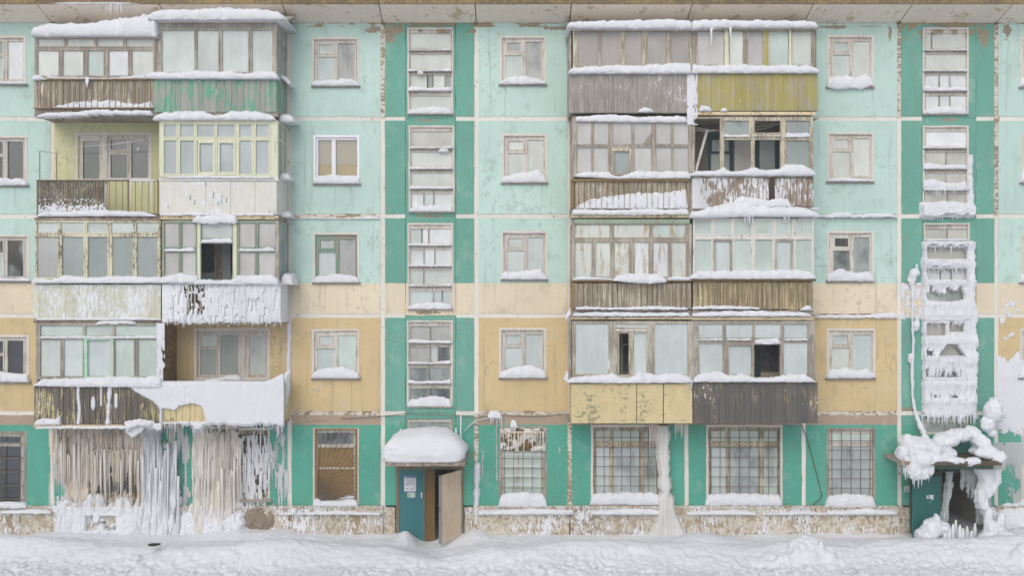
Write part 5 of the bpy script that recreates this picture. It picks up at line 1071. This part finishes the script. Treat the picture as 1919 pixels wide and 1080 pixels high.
def fall2(PX, PY):
    r = ridge(PX, PY, 71, .12, .012); T = .08 + .30 * (r - .42) + .06 * sst(880, 1000, PY)
    right = 346 - 30 * sst(830, 805, PY) - 22 * np.exp(-((PY - 860) / 50) ** 2) + ragx(PY, 14, 7, 72); lf = 266 - 2 * sst(930, 990, PY) * 6
    T = T - .22 * sst(10, -2, right - PX) - .2 * sst(5, -1, PX - lf)
    gap = (PX > 300) & (PY < 860) & (fb(PX * .10, PY * .028, 4, 73) < .50); T = np.where(gap, -1, T)
    gap2 = (PX > 318) & (PY > 880) & (fb(PX * .12, PY * .03, 4, 74) < .42); return np.where(gap2, -1, T)
relief('ice_fall', 'pale grey white ice fall between the brown ice and the green strip', 'frozen waterfall', 258, 354, 801, 1012, fall2, .04, M_ICEW, .9, 2.4)
def fall3(PX, PY):
    r = ridge(PX, PY, 81, .15, .010); T = .07 + .28 * (r - .42) + .07 * sst(930, 1000, PY)
    T = T - .2 * sst(6, -2, PX - 359 + 6 * sst(870, 940, PY) * 0 - ragx(PY, 18, 3, 82) - 4 * 0) - .16 * sst(14, -6, 452 - PX + ragx(PY, 12, 8, 83)); 
    return np.where((PY < 812) & (fb(PX * .15, PY * .1, 3, 84) < .42), -1, T)
relief('ice_fall', 'cream white ice fall covering the second ground floor window', 'frozen waterfall', 350, 468, 803, 1010, fall3, .04, mat_ice('cream_ice', [pc(178, 164, 146), pc(208, 200, 188), pc(222, 218, 212), pc(226, 228, 232)], 14, .45), .9, 2.4)
def fall3b(PX, PY):
    r = ridge(PX, PY, 86, .14, .03); T = .05 + .22 * (r - .42) + .10 * sst(950, 1000, PY); T = T - .2 * sst(8, -3, PX - 338 - ragx(PY, 9, 5, 87)) - .2 * sst(10, -3, 462 + ragx(PY, 9, 8, 88) - PX)
    return T - .3 * sst(8, -2, PY - 950 - ragx(PX, 9, 22, 89))
relief('ice_apron', 'lumpy white ice apron below the green strip and the cream ice fall', 'frozen waterfall', 330, 474, 918, 1008, fall3b, .09, M_ICEW, 1.2, 1.8)
for i, (a, c, t, u, q) in enumerate(((92, 150, 800, 950, .47), (312, 366, 800, 985, .50), (500, 545, 798, 968, .55))):
    relief('wall_frost', ['thin frost veil at the left edge of the brown ice curtain', 'thin frost veil beside the green strip between the ice falls', 'thin frost veil right of the dark corner window'][i], 'frost crust', a, c, t, u, lambda PX, PY: .018 * (fb(PX * .35, PY * .02, 4, 240 + i) * .6 + fb(PX * .1, PY * .04, 3, 244 + i) * .4 - q - .10 * sst(.3, 1, np.abs(PX - (a + c) / 2) / (c - a) * 2)), .004, M_ICEW, .9, 2)
def fall4(PX, PY):
    r = fb(PX * .42, PY * .06, 5, 91) * .6 + fb(PX * .16, PY * .03, 4, 92) * .4; w = sst(452, 470, PX) * sst(512, 500, PX)
    T = .09 * (r - .545 + .14 * sst(505, 455, PX) + .05 * np.sin((PY - 805) / 40)); T = T - .1 * sst(820, 806, PY) ; return T * 1.0 - .02 * (1 - w)
relief('ice_lace', 'patchy ice lace over the dark corner of the second ground floor window', 'frozen waterfall', 448, 516, 810, 978, fall4, .03, M_ICEW, .8, 1.6)
M_CRICE = bpy.data.materials['cream_ice']
icicles('dense beige icicles layered over the brown ice curtain', 100, 270, lambda x: 800 + 60 * float(vn(x * .9, 0, 301)), lambda x, r: r.uniform(40, 125), 60, .17, M_ICEB, .011, 71, .09, lip=799)
icicles('cream white icicles scattered among the beige ones on the brown ice curtain', 98, 272, lambda x: 799 + 70 * float(vn(x * .9, 0, 305)), lambda x, r: r.uniform(30, 120), 60, .19, M_CRICE, .011, 75, .08, lip=798)
icicles('dense white icicles layered over the pale ice fall', 268, 336, lambda x: 801 + 110 * float(vn(x * .9, 0, 302)), lambda x, r: r.uniform(40, 140), 42, .20, M_ICEW, .012, 72, .09, lip=801)
icicles('cream icicles layered over the second ice fall', 362, 452, lambda x: 803 + 110 * float(vn(x * .9, 0, 303)), lambda x, r: r.uniform(40, 140), 50, .18, M_CRICE, .011, 73, .09, lip=803)
icicles('sparse white icicles over the dark corner window', 452, 512, lambda x: 806 + 60 * float(vn(x * .9, 0, 304)), lambda x, r: r.uniform(14, 80), 18, .10, M_ICEW, .012, 74, .04, lip=805)
icicles('long beige icicles hanging before the window behind the brown ice', 172, 262, lambda x: 846, lambda x, r: r.uniform(24, 84), 26, .20, M_ICEB, .020, 61)
icicles('white icicle fringe across the head of the brown ice curtain', 98, 345, lambda x: 799, lambda x, r: r.uniform(5, 26), 52, .16, M_ICEW, .026, 62)

relief('bare_mound', 'thawed brown patch of frozen soil at the wall foot', 'mound', 444, 518, 938, 1000, lambda PX, PY: .09 * (1 - ((PX - 482) / 31) ** 2 - ((PY - 976) / 24) ** 2 + 1.9 * (fb(PX * .10, PY * .10, 5, 201) - .5)), .06, mat_plain('frozen_soil', pc(142, 128, 112), .95, .28, 5), 1.5, 1.5)
for lab, x0, x1, y, f_, n, d, mt, r_, s_ in (
    ('long pale icicle hanging from the top right balcony roof', 1333, 1339, 53, lambda x, r: 34, 1, 1.17, M_ICEW, .03, 1), ('thin icicle beside the first yellow mullion', 1366, 1370, 53, lambda x, r: 42, 1, 1.17, M_ICEW, .022, 2),
    ('icicle fringe under the big snow heap', 1394, 1412, 404, lambda x, r: r.uniform(8, 24), 8, 1.1, M_SNOW, .035, 4), ('short icicle fringe right under the big snow heap', 1468, 1482, 405, lambda x, r: r.uniform(6, 14), 6, 1.1, M_SNOW, .022, 5),
    ('cream icicles below the mouldy yellow sheets', 1264, 1282, 794, lambda x, r: r.uniform(12, 34), 6, .6, M_ICEB, .022, 6), ('small icicles at the corner of the mouldy sheet rail', 1282, 1300, 716, lambda x, r: r.uniform(6, 20), 7, 1.09, M_ICEW, .018, 7),
    ('yellow icicles over the top corner of the barred window', 1218, 1234, 794, lambda x, r: r.uniform(24, 50), 6, .4, M_ICEB, .020, 8),
    ('yellow white icicles hanging across the grille top', 942, 1020, 812, lambda x, r: r.uniform(12, 46), 17, .08, M_ICEB, .019, 9), ('white icicle tuft on the cable right of the middle stairwell', 918, 942, 783, lambda x, r: r.uniform(8, 24), 10, .12, M_ICEW, .028, 10),
    ('white icicle tuft under the string course over the grille', 958, 968, 796, lambda x, r: r.uniform(10, 22), 6, .06, M_ICEW, .03, 13),
    ('white bars of frozen drip on the open balcony rods', 244, 294, 339, lambda x, r: r.uniform(20, 56), 4, 1.05, M_SNOW, .014, 14), ('thin icicles on the right side rail of the missing pane heap', 1520, 1536, 392, lambda x, r: 6, 3, 1.0, M_SNOW, .02, 15)):
    icicles(lab, x0, x1, y, f_, n, d, mt, r_, s_)
C('snow clump on the cable right of the middle stairwell', [(914, 778), (920, 771), (932, 770), (943, 776)], 785, .16, .02); C('snow clump under the string course over the icicle hung grille', [(956, 794), (961, 788), (968, 790), (972, 797)], 802, .1, .01)
relief('ice_clump', 'crusted snow and yellow ice clogging the top of the icicle hung grille', 'ice lump', 938, 1023, 804, 846, lambda PX, PY: .09 * (fb(PX * .09, PY * .12, 4, 231) * 1.0 + .25 * fb(PX * .5, PY * .05, 3, 232) - .60 - .12 * sst(826, 846, PY)), .03, mat_ice('cream_snow_ice', [pc(196, 176, 140), pc(214, 206, 190), pc(222, 221, 220), pc(222, 222, 224)], 9, .5), .8, 1.2)
relief('board_stain', None, None, 944, 1018, 806, 848, lambda PX, PY: .004 + 0 * PX, -.045, M_CHIP, 20, 20, parent=BLD)
for j, y in enumerate((853, 874, 892, 909)): pbox('frosted_wire', M_SNOW, 942 + 3 * j, y - .7, 1016 - 5 * j, y + .7, .012, .004, None); tag(bpy.data.objects[-1] if False else [o for o in COL.objects if o.name.startswith('frosted_wire')][-1], 'frosted crossbar of the icicle hung grille, number %s down' % ['one', 'two', 'three', 'four'][j], 'frosted wire', 'frosted crossbars on the grille')
def col4(PX, PY):
    c = 1240 + (PY - 800) * .06; hw = 15 - 5 * sst(800, 880, PY) * sst(960, 880, PY) + 20 * sst(940, 1010, PY); r = ridge(PX, PY, 101, .22, .012)
    return .16 * sst(0, 6, hw - np.abs(PX - c) + ragx(PY, 11, 6, 102)) * (.6 + .8 * r) - .006
relief('ice_column', 'standing grey white ice column beside the barred window', 'ice column', 1205, 1290, 797, 1016, col4, .07, mat_ice('column_ice', [pc(184, 182, 174), pc(212, 212, 208), pc(224, 225, 226)], 26, .35), .9, 2.4)
relief('ice_streak', 'white ice streak on the joint right of the open entrance', 'ice column', 886, 902, 868, 985, lambda PX, PY: .07 * sst(0, 4, 5.5 - np.abs(PX - 894 + (PY - 920) * .02) + ragx(PY, 12, 2.5, 105)) * sst(868, 880, PY) - .003, .01, M_ICEW, .8, 2.4)
for i, (px, a, c) in enumerate(((905, 845, 895), (931, 800, 905), (1050, 838, 850))):
    relief('ice_drip', 'frozen pale drip running down the green wall, %s' % ['by the white joint', 'longest beside the icicle hung grille', 'right of the icicle hung grille', 'short and thin'][i], 'frozen drip', px - 5, px + 5, a, c, lambda PX, PY: .02 * sst(0, 2, 1.3 - np.abs(PX - px - ragx(PY, 20, 2, 110 + i)) + ragx(PY, 6, .8, 120 + i)) - .0015, .004, M_ICEC, .7, 2.4, group='frozen drips on the green wall')
# frost over the snow shelf of the frost streaked parapet
relief('frost_patch', 'white frost spilling over the left half of the frost streaked boards', 'frost crust', 1298, 1330, 333, 392, lambda PX, PY: .02 * (sst(1328, 1305, PX) * .6 + fb(PX * .3, PY * .08, 4, 130) - .72 + .2 * sst(340, 390, PY)), 1.012, M_ICEW, 1, 2)
relief('frost_patch', 'frost and snow dust on the divider between the two top right block balconies', 'frost crust', 1288, 1308, 138, 235, lambda PX, PY: .03 * (fb(PX * .3, PY * .07, 4, 133) - .5 + .25 * np.exp(-((PX - 1297) / 6) ** 2)), 1.016, M_SNOW, 1, 2)
relief('frost_patch', 'white frost patches on the lower corrugated sheet', 'frost crust', 72, 198, 372, 396, lambda PX, PY: .02 * (fb(PX * .6, PY * .4, 4, 136) - .72 + .28 * sst(378, 397, PY)), 1.016, M_SNOW, 1, 1.5)
# ---- the iced stairwell
def gap(PX, PY, a, c, t, u, j, s, p=4.0): return (PX > a) & (PX < c) & (PY < u) & (PY > t + j * fb(PX / p, PX * 0, 3, s) * 1.6 - .3 * j)
def st1(PX, PY):
    T = .05 + .05 * fb(PX * .12, PY * .10, 4, 141) + .06 * fb(PX * .45, PY * .04, 4, 142)
    for yc in (455, 492, 530, 572, 590, 640, 668, 678, 720, 752): T = T + .04 * np.exp(-((PY - yc) / 8) ** 2) * (.5 + fb(PX * .08, PX * 0 + yc, 3, 147))
    L = 1727 + ragx(PY, 10, 2, 143); Rr = 1829 + ragx(PY, 8, 4, 144) + 3 * sst(560, 600, PY); T = T - .2 * sst(5, -1, PX - L) - .2 * sst(5, -1, Rr - PX)
    g = gap(PX, PY, 1733, 1812, 426, 449, 0, 1) | gap(PX, PY, 1734, 1812, 458, 487, 12, 2) | gap(PX, PY, 1734, 1812, 496, 525, 10, 3) | gap(PX, PY, 1734, 1806, 536, 566 - 4 * ((PX - 1770) / 36) ** 2, 16, 4)
    g |= gap(PX, PY, 1733, 1772, 604, 630, 4, 5) | gap(PX, PY, 1776, 1806, 604, 624, 12, 6) | ((PY > 646) & (PY < 669) & (np.abs(PX - 1781) < 10 + (PY - 646) * .7)) | gap(PX, PY, 1733, 1748, 650, 669, 10, 7)
    g |= gap(PX, PY, 1733, 1800, 688, 708, 26, 8, 3.4) | gap(PX, PY, 1735, 1796, 736, 747, 20, 9, 3.0)
    T = np.where(g, -1, T); bot = 786 + ragx(PX, 5, 9, 145) + 14 * np.exp(-((PX - 1797) / 3.5) ** 2); T = T - .25 * sst(8, -2, bot - PY)
    return T - .3 * sst(3, -1, PY - 449.5 - 3 * (vn(PX * .1, PX * 0, 146)))
relief('stairwell_ice', 'thick white ice sheet burying the lower stairwell windows, with small gaps', 'ice sheet', 1720, 1842, 440, 812, st1, .02, M_SNOW, 1, 1.6)
icicles('icicle fringe at the foot of the stairwell ice sheet', 1728, 1830, 780, lambda x, r: r.uniform(8, 26), 26, .09, M_SNOW, .03, 21)
for i, (y, a, c, l) in enumerate(((358, 1732, 1818, 16), (408, 1730, 1820, 10), (465, 1732, 1816, 16), (505, 1732, 1818, 14))):
    icicles('icicle fringe on the %s snow shelf of the ice covered stairwell' % ['fourth floor', 'thick fourth floor', 'upper third floor', 'lower third floor'][i], a, c, y - 2, lambda x, r: r.uniform(3, l) if r.random() < .7 else 3, 20, .08, M_SNOW, .026, 30 + i)
relief('snow_heap', 'thick ragged snow bolster under the fourth floor window of the ice covered stairwell', 'snow heap', 1718, 1834, 368, 422, lambda PX, PY: (.16 + .07 * fb(PX * .12, PY * .12, 3, 211)) * sst(0, 9, PY - 379 - ragx(PX, 20, 2.5, 212)) * sst(0, 7, 409 + ragx(PX, 8, 6, 213) - PY) * sst(0, 5, PX - 1724 - ragx(PY, 8, 2, 214)) * sst(0, 5, 1828 - PX) - .006, .01, M_SNOW, 1, 1.2)
relief('side_frost', 'frost creeping down the right jamb of the fourth floor iced stairwell window', 'frost crust', 1812, 1830, 290, 400, lambda PX, PY: .05 * sst(0, 4, 4 + 3 * sst(340, 390, PY) - np.abs(PX - 1820) + ragx(PY, 8, 3, 150)) - .003, .01, M_SNOW, 1, 2)
for i, (y, l) in enumerate(((450, 16), (488, 14), (527, 22), (600, 22), (637, 14), (670, 20), (712, 22), (750, 20))):
    icicles('needle icicles hanging from ice shelf %s of the buried stairwell window' % ['one', 'two', 'three', 'four', 'five', 'six', 'seven', 'eight'][i], 1732, 1818, y, lambda x, r: r.uniform(3, l) * (1 if r.random() < .6 else .5), 26, .13, M_SNOW, .013, 90 + i, .03, group='needle icicles on the buried stairwell')
m = MB(); pts = [(1713, 507), (1712, 540), (1710, 600), (1712, 640), (1710, 700), (1711, 745), (1716, 775), (1726, 800), (1735, 822), (1738, 845)]
PT = []; RS = []
for i in range(len(pts) - 1):
    for k in range(6):
        t = k / 6; a, b_ = pts[i], pts[i+1]; x = a[0] + (b_[0] - a[0]) * t + R.uniform(-.6, .6); y = a[1] + (b_[1] - a[1]) * t; dd = .08 + (.5 * max(0, (y - 760) / 85))
        PT.append((X(x, dd), -dd, Z(y, dd))); RS.append((.035 + R.uniform(-.012, .018)) * (1 + 1.6 * max(0, (y - 770) / 75)))
m.tube(PT, RS, 8); tag(m.o('frozen_drip_line', M_SNOW, None, True), 'long white frozen drip line from the ice knob down to the buried canopy', 'ice column')
blob('ice_lump', 'white ice knob at the top of the frozen drip line', 'ice lump', [(1714, 512, .1, .15, .1, .14), (1709, 524, .08, .12, .08, .18), (1711, 545, .06, .07, .06, .3), (1718, 500, .06, .05, .05, .1)], M_SNOW, .03, .06, .1)
for i, (x, y, r) in enumerate(((1706, 672, .1), (1718, 610, .12))): blob('ice_lump', 'ice lump on the frozen drip line, %s' % ['lower of the pair, on its left', 'upper of the pair, on its right'][i], 'ice lump', [(x, y, .07, r * .8, .07, r * 1.5)], M_SNOW, .03, .05, .1)
blob('ice_ball', 'big white ice ball hanging right of the stairwell ice', 'ice ball', [(1862, 770, .5, .24, .24, .32), (1852, 795, .45, .2, .2, .22), (1872, 778, .4, .18, .18, .22), (1858, 810, .4, .12, .14, .16), (1864, 752, .4, .13, .15, .12)], M_ICEW, .03, .11, .16, 3)
blob('ice_canopy', 'lumpy mass of snow and ice smothering the right entrance canopy', 'ice mass', [
    (1712, 845, .75, .40, .40, .34), (1700, 830, .7, .22, .3, .24), (1728, 862, 1.0, .34, .3, .28), (1716, 882, 1.05, .22, .16, .30), (1734, 878, 1.05, .12, .14, .28), (1745, 842, .8, .32, .4, .22), (1772, 828, .5, .36, .3, .16), (1800, 815, .35, .40, .25, .16), (1822, 812, .4, .24, .26, .18),
    (1838, 830, .6, .22, .3, .22), (1852, 845, .8, .26, .35, .16, .35), (1870, 856, 1.0, .22, .25, .15), (1757, 862, 1.12, .22, .16, .12), (1790, 864, 1.16, .34, .14, .09), (1822, 866, 1.14, .26, .16, .12), (1844, 852, .9, .24, .3, .14), (1760, 848, .6, .45, .5, .14), (1842, 846, .5, .36, .4, .14), (1725, 850, .6, .5, .5, .24), (1870, 862, 1.1, .14, .18, .1), (1690, 852, .8, .14, .2, .24), (1705, 868, .9, .2, .2, .26), (1722, 835, .7, .5, .5, .22), (1785, 820, .35, .5, .3, .14), (1728, 884, 1.05, .2, .12, .26), (1746, 878, 1.1, .08, .1, .2)], M_ICEW, .03, .10, .22, 4)
icicles('ice spikes hanging off the left end of the buried canopy', 1692, 1752, lambda x: 880 + (12 if 1708 < x < 1730 else 0), lambda x, r: r.uniform(8, 26), 18, 1.05, M_ICEW, .035, 41)
def ent(PX, PY):   # ice over the vestibule mouth
    r = ridge(PX, PY, 161, .16, .018); T = .10 + .35 * (r - .38)
    right = 1876 - 22 * sst(900, 940, PY) + 18 * sst(950, 1010, PY) + ragx(PY, 9, 4, 162)
    L = 1822 - 14 * sst(905, 880, PY) + 12 * sst(940, 990, PY) + 6 * np.sin(PY / 17)
    T = T - .4 * sst(8, -2, right - PX) - .4 * sst(10, -2, PX - L - 6 - ragx(PY, 12, 5, 163)); return T
relief('entrance_ice', 'thick white ice column down the right side of the buried entrance', 'ice column', 1795, 1886, 878, 1010, ent, .62, M_ICEW, 1.2, 2)
def ent2(PX, PY):
    r = ridge(PX, PY, 171, .2, .02); c = 1784 - 12 * sst(880, 1000, PY); T = .06 + .2 * (r - .38); return T - .3 * sst(8, -2, 11 + 7 * sst(930, 890, PY) * 0 - np.abs(PX - c + 4) + ragx(PY, 10, 3, 172))
relief('entrance_ice', 'dirty grey ice strip between the teal door and the dark opening', 'ice column', 1758, 1806, 884, 1008, ent2, .16, M_ICEC, 1.2, 2)
def ent3(PX, PY): r = ridge(PX, PY, 181, .25, .012); return .03 + .3 * (r - .50) - .25 * sst(880, 985, PY) * sst(1852, 1800, PX) + .02 * sst(1800, 1850, PX)
relief('entrance_ice', 'grey hanging ice veil inside the dark entrance', 'icicles', 1800, 1856, 880, 985, ent3, .25, M_ICEC, 1, 2.4)
m = MB(); rr = random.Random(5)
for (x, h) in ((1768, 26), (1777, 22), (1784, 28), (1791, 36), (1798, 26), (1806, 20), (1813, 24), (1820, 16), (1828, 30), (1840, 18), (1772, 15), (1803, 14)):
    dd = .75 + rr.uniform(-.15, .35); x += rr.uniform(-2, 2); m.tube([(X(x, dd), -dd, -.3), (X(x + .5, dd), -dd, Z(1012, dd) + h * S * .6), (X(x + 1, dd), -dd, Z(1012, dd) + h * S)], [.07, .05, .02], 7)
tag(m.o('ice_stumps', M_ICEW, None, True), 'cluster of upright ice stumps in front of the dark entrance', 'ice stumps')
blob('ice_heap', 'jagged ice heap piled left of the dark entrance', 'ice mass', [(1748, 992, .8, .30, .26, .28), (1756, 980, .75, .13, .12, .26), (1768, 992, .85, .2, .2, .2), (1735, 1003, .9, .3, .3, .16)], M_ICEW, .04, .14, .14, 4)
blob('ice_heap', 'tall jagged ice heap at the right foot of the dark entrance', 'ice mass', [(1862, 1000, .85, .26, .24, .32), (1852, 972, .8, .12, .12, .34), (1876, 980, .7, .14, .14, .3), (1882, 1010, .9, .26, .24, .2), (1845, 1012, 1.0, .2, .2, .18)], M_ICEW, .04, .16, .16, 4)
def fr(PX, PY):
    n = fb(PX * .05, PY * .04, 5, 191); edge = sst(650, 700, PY + (1895 - PX) * .4 * 0 + ragx(PX, 12, 20, 192)) * sst(842, 760, PY - (1900 - PX) * -.2) 
    n2 = fb(PX * .35, PY * .30, 4, 194); return .03 * (edge * (.3 + n) - .30 + .5 * (n2 - .5)) * sst(1870, 1874, PX)
relief('wall_frost', 'broad white frost bloom on the ochre wall at the far right edge', 'frost crust', 1869, 2040, 640, 850, fr, .004, M_SNOW, 1.5, 2)
relief('wall_frost', 'pale frost bloom on the green wall right of the buried entrance', 'frost crust', 1862, 2000, 830, 960, lambda PX, PY: .02 * (fb(PX * .06, PY * .03, 5, 195) + .45 * sst(905, 850, PY) - .70 + .25 * sst(1880, 1915, PX) + .5 * (fb(PX * .4, PY * .12, 3, 196) - .5)), .004, M_ICEC, 1.5, 2)
relief('wall_frost', 'small frost splashes on the cream wall left of the stairwell ice', 'frost crust', 1688, 1728, 530, 600, lambda PX, PY: .02 * (fb(PX * .14, PY * .1, 4, 197) - .56), .004, M_SNOW, 1, 1.5)
relief('wall_frost', 'small frost splashes on the cream and ochre wall at the far right edge', 'frost crust', 1872, 1918, 560, 640, lambda PX, PY: .02 * (fb(PX * .14, PY * .1, 4, 198) - .66), .004, M_SNOW, 1, 1.5)
relief('wall_frost', 'frost smear low on the wall right of the cream ice fall', 'frost crust', 515, 541, 800, 960, lambda PX, PY: .015 * (fb(PX * .3, PY * .02, 4, 199) - .55 - .1 * sst(518, 536, PX)), .004, M_ICEC, 1, 2.4)
relief('paint_crack', None, None, 546, 2040, 33, 50, lambda PX, PY: .014 * (fb(PX * .05, PY * .2, 5, 221) + .25 * np.exp(-((PY - 40.5) / 2.5) ** 2) - .66), .002, M_RUSTP, 2, 1, parent=BLD, kind='stuff')
relief('peeling_patch', None, None, 720, 895, 42, 62, lambda PX, PY: .010 * (fb(PX * .08, PY * .12, 5, 225) + .2 * sst(58, 42, PY) - .65), .002, M_RUSTP, 1.5, 1.2, parent=BLD, kind='stuff')
relief('peeling_patch', None, None, 1690, 1868, 40, 74, lambda PX, PY: .010 * (fb(PX * .08, PY * .10, 5, 226) + .2 * sst(66, 42, PY) - .70), .002, M_RUSTP, 1.5, 1.2, parent=BLD, kind='stuff')
for i, (a, c, t, u, q) in enumerate(((4, 52, 968, 1002, .42), (655, 684, 966, 998, .40), (1550, 1686, 968, 998, .60), (898, 1070, 968, 990, .66))):
    relief('rust_stain', None, None, a, c, t, u, lambda PX, PY: .004 * (fb(PX * .22, PY * .03, 4, 250 + i) - q - .25 * (1 - sst(0, 12, PX - a) * sst(0, 12, c - PX)) - .3 * sst(u - 22, u, PY + 12 * fb(PX * .3, PX * 0, 3, 260))), .071, M_RUSTP, 1, 1.5, parent=BLD, kind='stuff')
for i, (x, y, h) in enumerate(((357, 366, 9), (365, 374, 10), (386, 342, 6), (400, 360, 12), (409, 377, 8), (415, 374, 9), (425, 371, 9), (416, 366, 5))): pbox('paint_smear', M_SMEAR, x - 1, y, x + 1, y + h, 1.014, 1.011, bpy.data.objects['balcony.003'], ry=.12)
# cornice icicles
icicles('row of small icicles under the eaves edge at the upper left', 100, 260, 6, lambda x, r: r.uniform(2, 8) + (16 if 196 < x < 230 else 0), 40, .78, M_ICEW, .02, 51)
# ================================================================== small things
def wire(name, lab, cat, pts, r, mat, rag=0):
    P = []
    for (a, y, d), (a2, y2, d2) in zip(pts, pts[1:]):
        for k in range(5): t = k / 5; P.append((X(a + (a2 - a) * t, 0), -(d + (d2 - d) * t), Z(y + (y2 - y) * t + R.uniform(-rag, rag), 0)))
    a, y, d = pts[-1]; P.append((X(a), -d, Z(y))); m = MB(); m.tube(P, r, 5); return tag(m.o(name, mat, None, True), lab, cat)
wire('cable', 'dark cable hanging in a bent loop down the green wall', 'cable', [(1501, 796, .02), (1512, 820, .02), (1520, 850, .02), (1532, 895, .03), (1540, 930, .03), (1535, 938, .03), (1525, 944, .03), (1526, 955, .1), (1529, 962, .12)], .012, M_STEEL)
wire('cable', 'sagging frosted cable under the string course of the middle stairwell', 'cable', [(640, 786, .03), (700, 782, .03), (762, 775, .04), (800, 777, .05), (860, 779, .05), (893, 783, .05), (930, 777, .06), (1000, 781, .03), (1066, 776, .02)], .010, M_PIPE, .8)
wire('cable', 'frosted cable stub slanting off the white joint', 'cable', [(871, 808, .05), (878, 800, .05), (893, 788, .05), (915, 784, .05)], .012, M_SNOW, .8)
wire('washing_line', 'white washing line strung across the open balcony', 'washing line', [(118, 283, .3), (160, 280, .5), (220, 278, .6), (262, 274, .7), (298, 272, .9)], .008, F_WHT, .4)
C('small frozen peg hanging on the washing line', [(258, 277), (259.5, 275), (261, 277)], [(258, 280), (260, 285), (261.5, 279)], .7, .67, step=.6, name='frozen_peg', cat='peg')
for i, (x, a, c) in enumerate(((751, 804, 823), (855, 802, 820), (864, 778, 826))):
    m = MB(); m.tube([(X(x, .3), -.3, Z(c, .3) - .2), (X(x, .3), -.3, Z(a, .3))], .02, 6); tag(m.o('frosted_rod', M_SNOW, None, True), 'frosted upright rod on the entrance canopy, %s' % ['left one', 'middle one', 'tallest, on the right'][i], 'rod', 'frosted rods on the entrance canopy')
blob('rubber_scrap', 'black rubber scrap half buried in the snow', 'scrap', [(288, 1022, 2.05, .15, .1, .035), (297, 1021, 2.0, .08, .06, .02)], M_BLACK, .015, .02, .06)
rr = random.Random(77)
for i, (x, y, n, sz, lab) in enumerate(((1105, 975, 9, .35, 'thin dry twigs poking from the snow beside the plinth'), (1375, 990, 6, .4, 'bent dry stalks before the whitewashed plinth'), (1680, 1050, 5, .2, 'dry twig scraps in the trodden snow at right'), (1595, 1068, 4, .25, 'broken twig lying near the bottom right'), (1075, 962, 6, .15, 'dark twigs on the plinth ledge'))):
    m = MB(); d = (.5, .4, 3.2, 3.6, .13)[i]
    for k in range(n):
        a = X(x + rr.uniform(-18, 18), d); yy = -d + rr.uniform(-.1, .1); z = Z(y, d); ang = rr.uniform(.2, 1.4) if i < 2 else rr.uniform(-.1, .35); s_ = rr.choice((-1, 1))
        m.tube([(a, yy, z - .08), (a + s_ * math.cos(ang) * sz * .5, yy - .03, z + math.sin(ang) * sz * .5), (a + s_ * math.cos(ang) * sz + .03, yy - .05, z + math.sin(ang) * sz * .9)], .005, 4, .002)
    tag(m.o('dry_twigs', mat_plain('dry_twig', pc(150, 140, 128), .9, .2) if i == 0 else bpy.data.materials['dry_twig'], None, False), lab, 'twigs')
# ================================================================== frost haze hanging in the air
hm = bpy.data.materials.new('frost_haze_air'); hm.use_nodes = True; ht = hm.node_tree; ht.nodes.clear()
pv = ht.nodes.new('ShaderNodeVolumePrincipled'); pv.inputs['Density'].default_value = .0036; pv.inputs['Color'].default_value = (.93, .94, .96, 1); pv.inputs['Anisotropy'].default_value = .1
ho = ht.nodes.new('ShaderNodeOutputMaterial'); ht.links.new(pv.outputs[0], ho.inputs['Volume'])
m = MB(); m.w(-420, 420, -420, 420, -2.0, 18.5); tag(m.o('haze', hm), 'thin frosty haze hanging in the air before the facade', None, None, 'stuff')
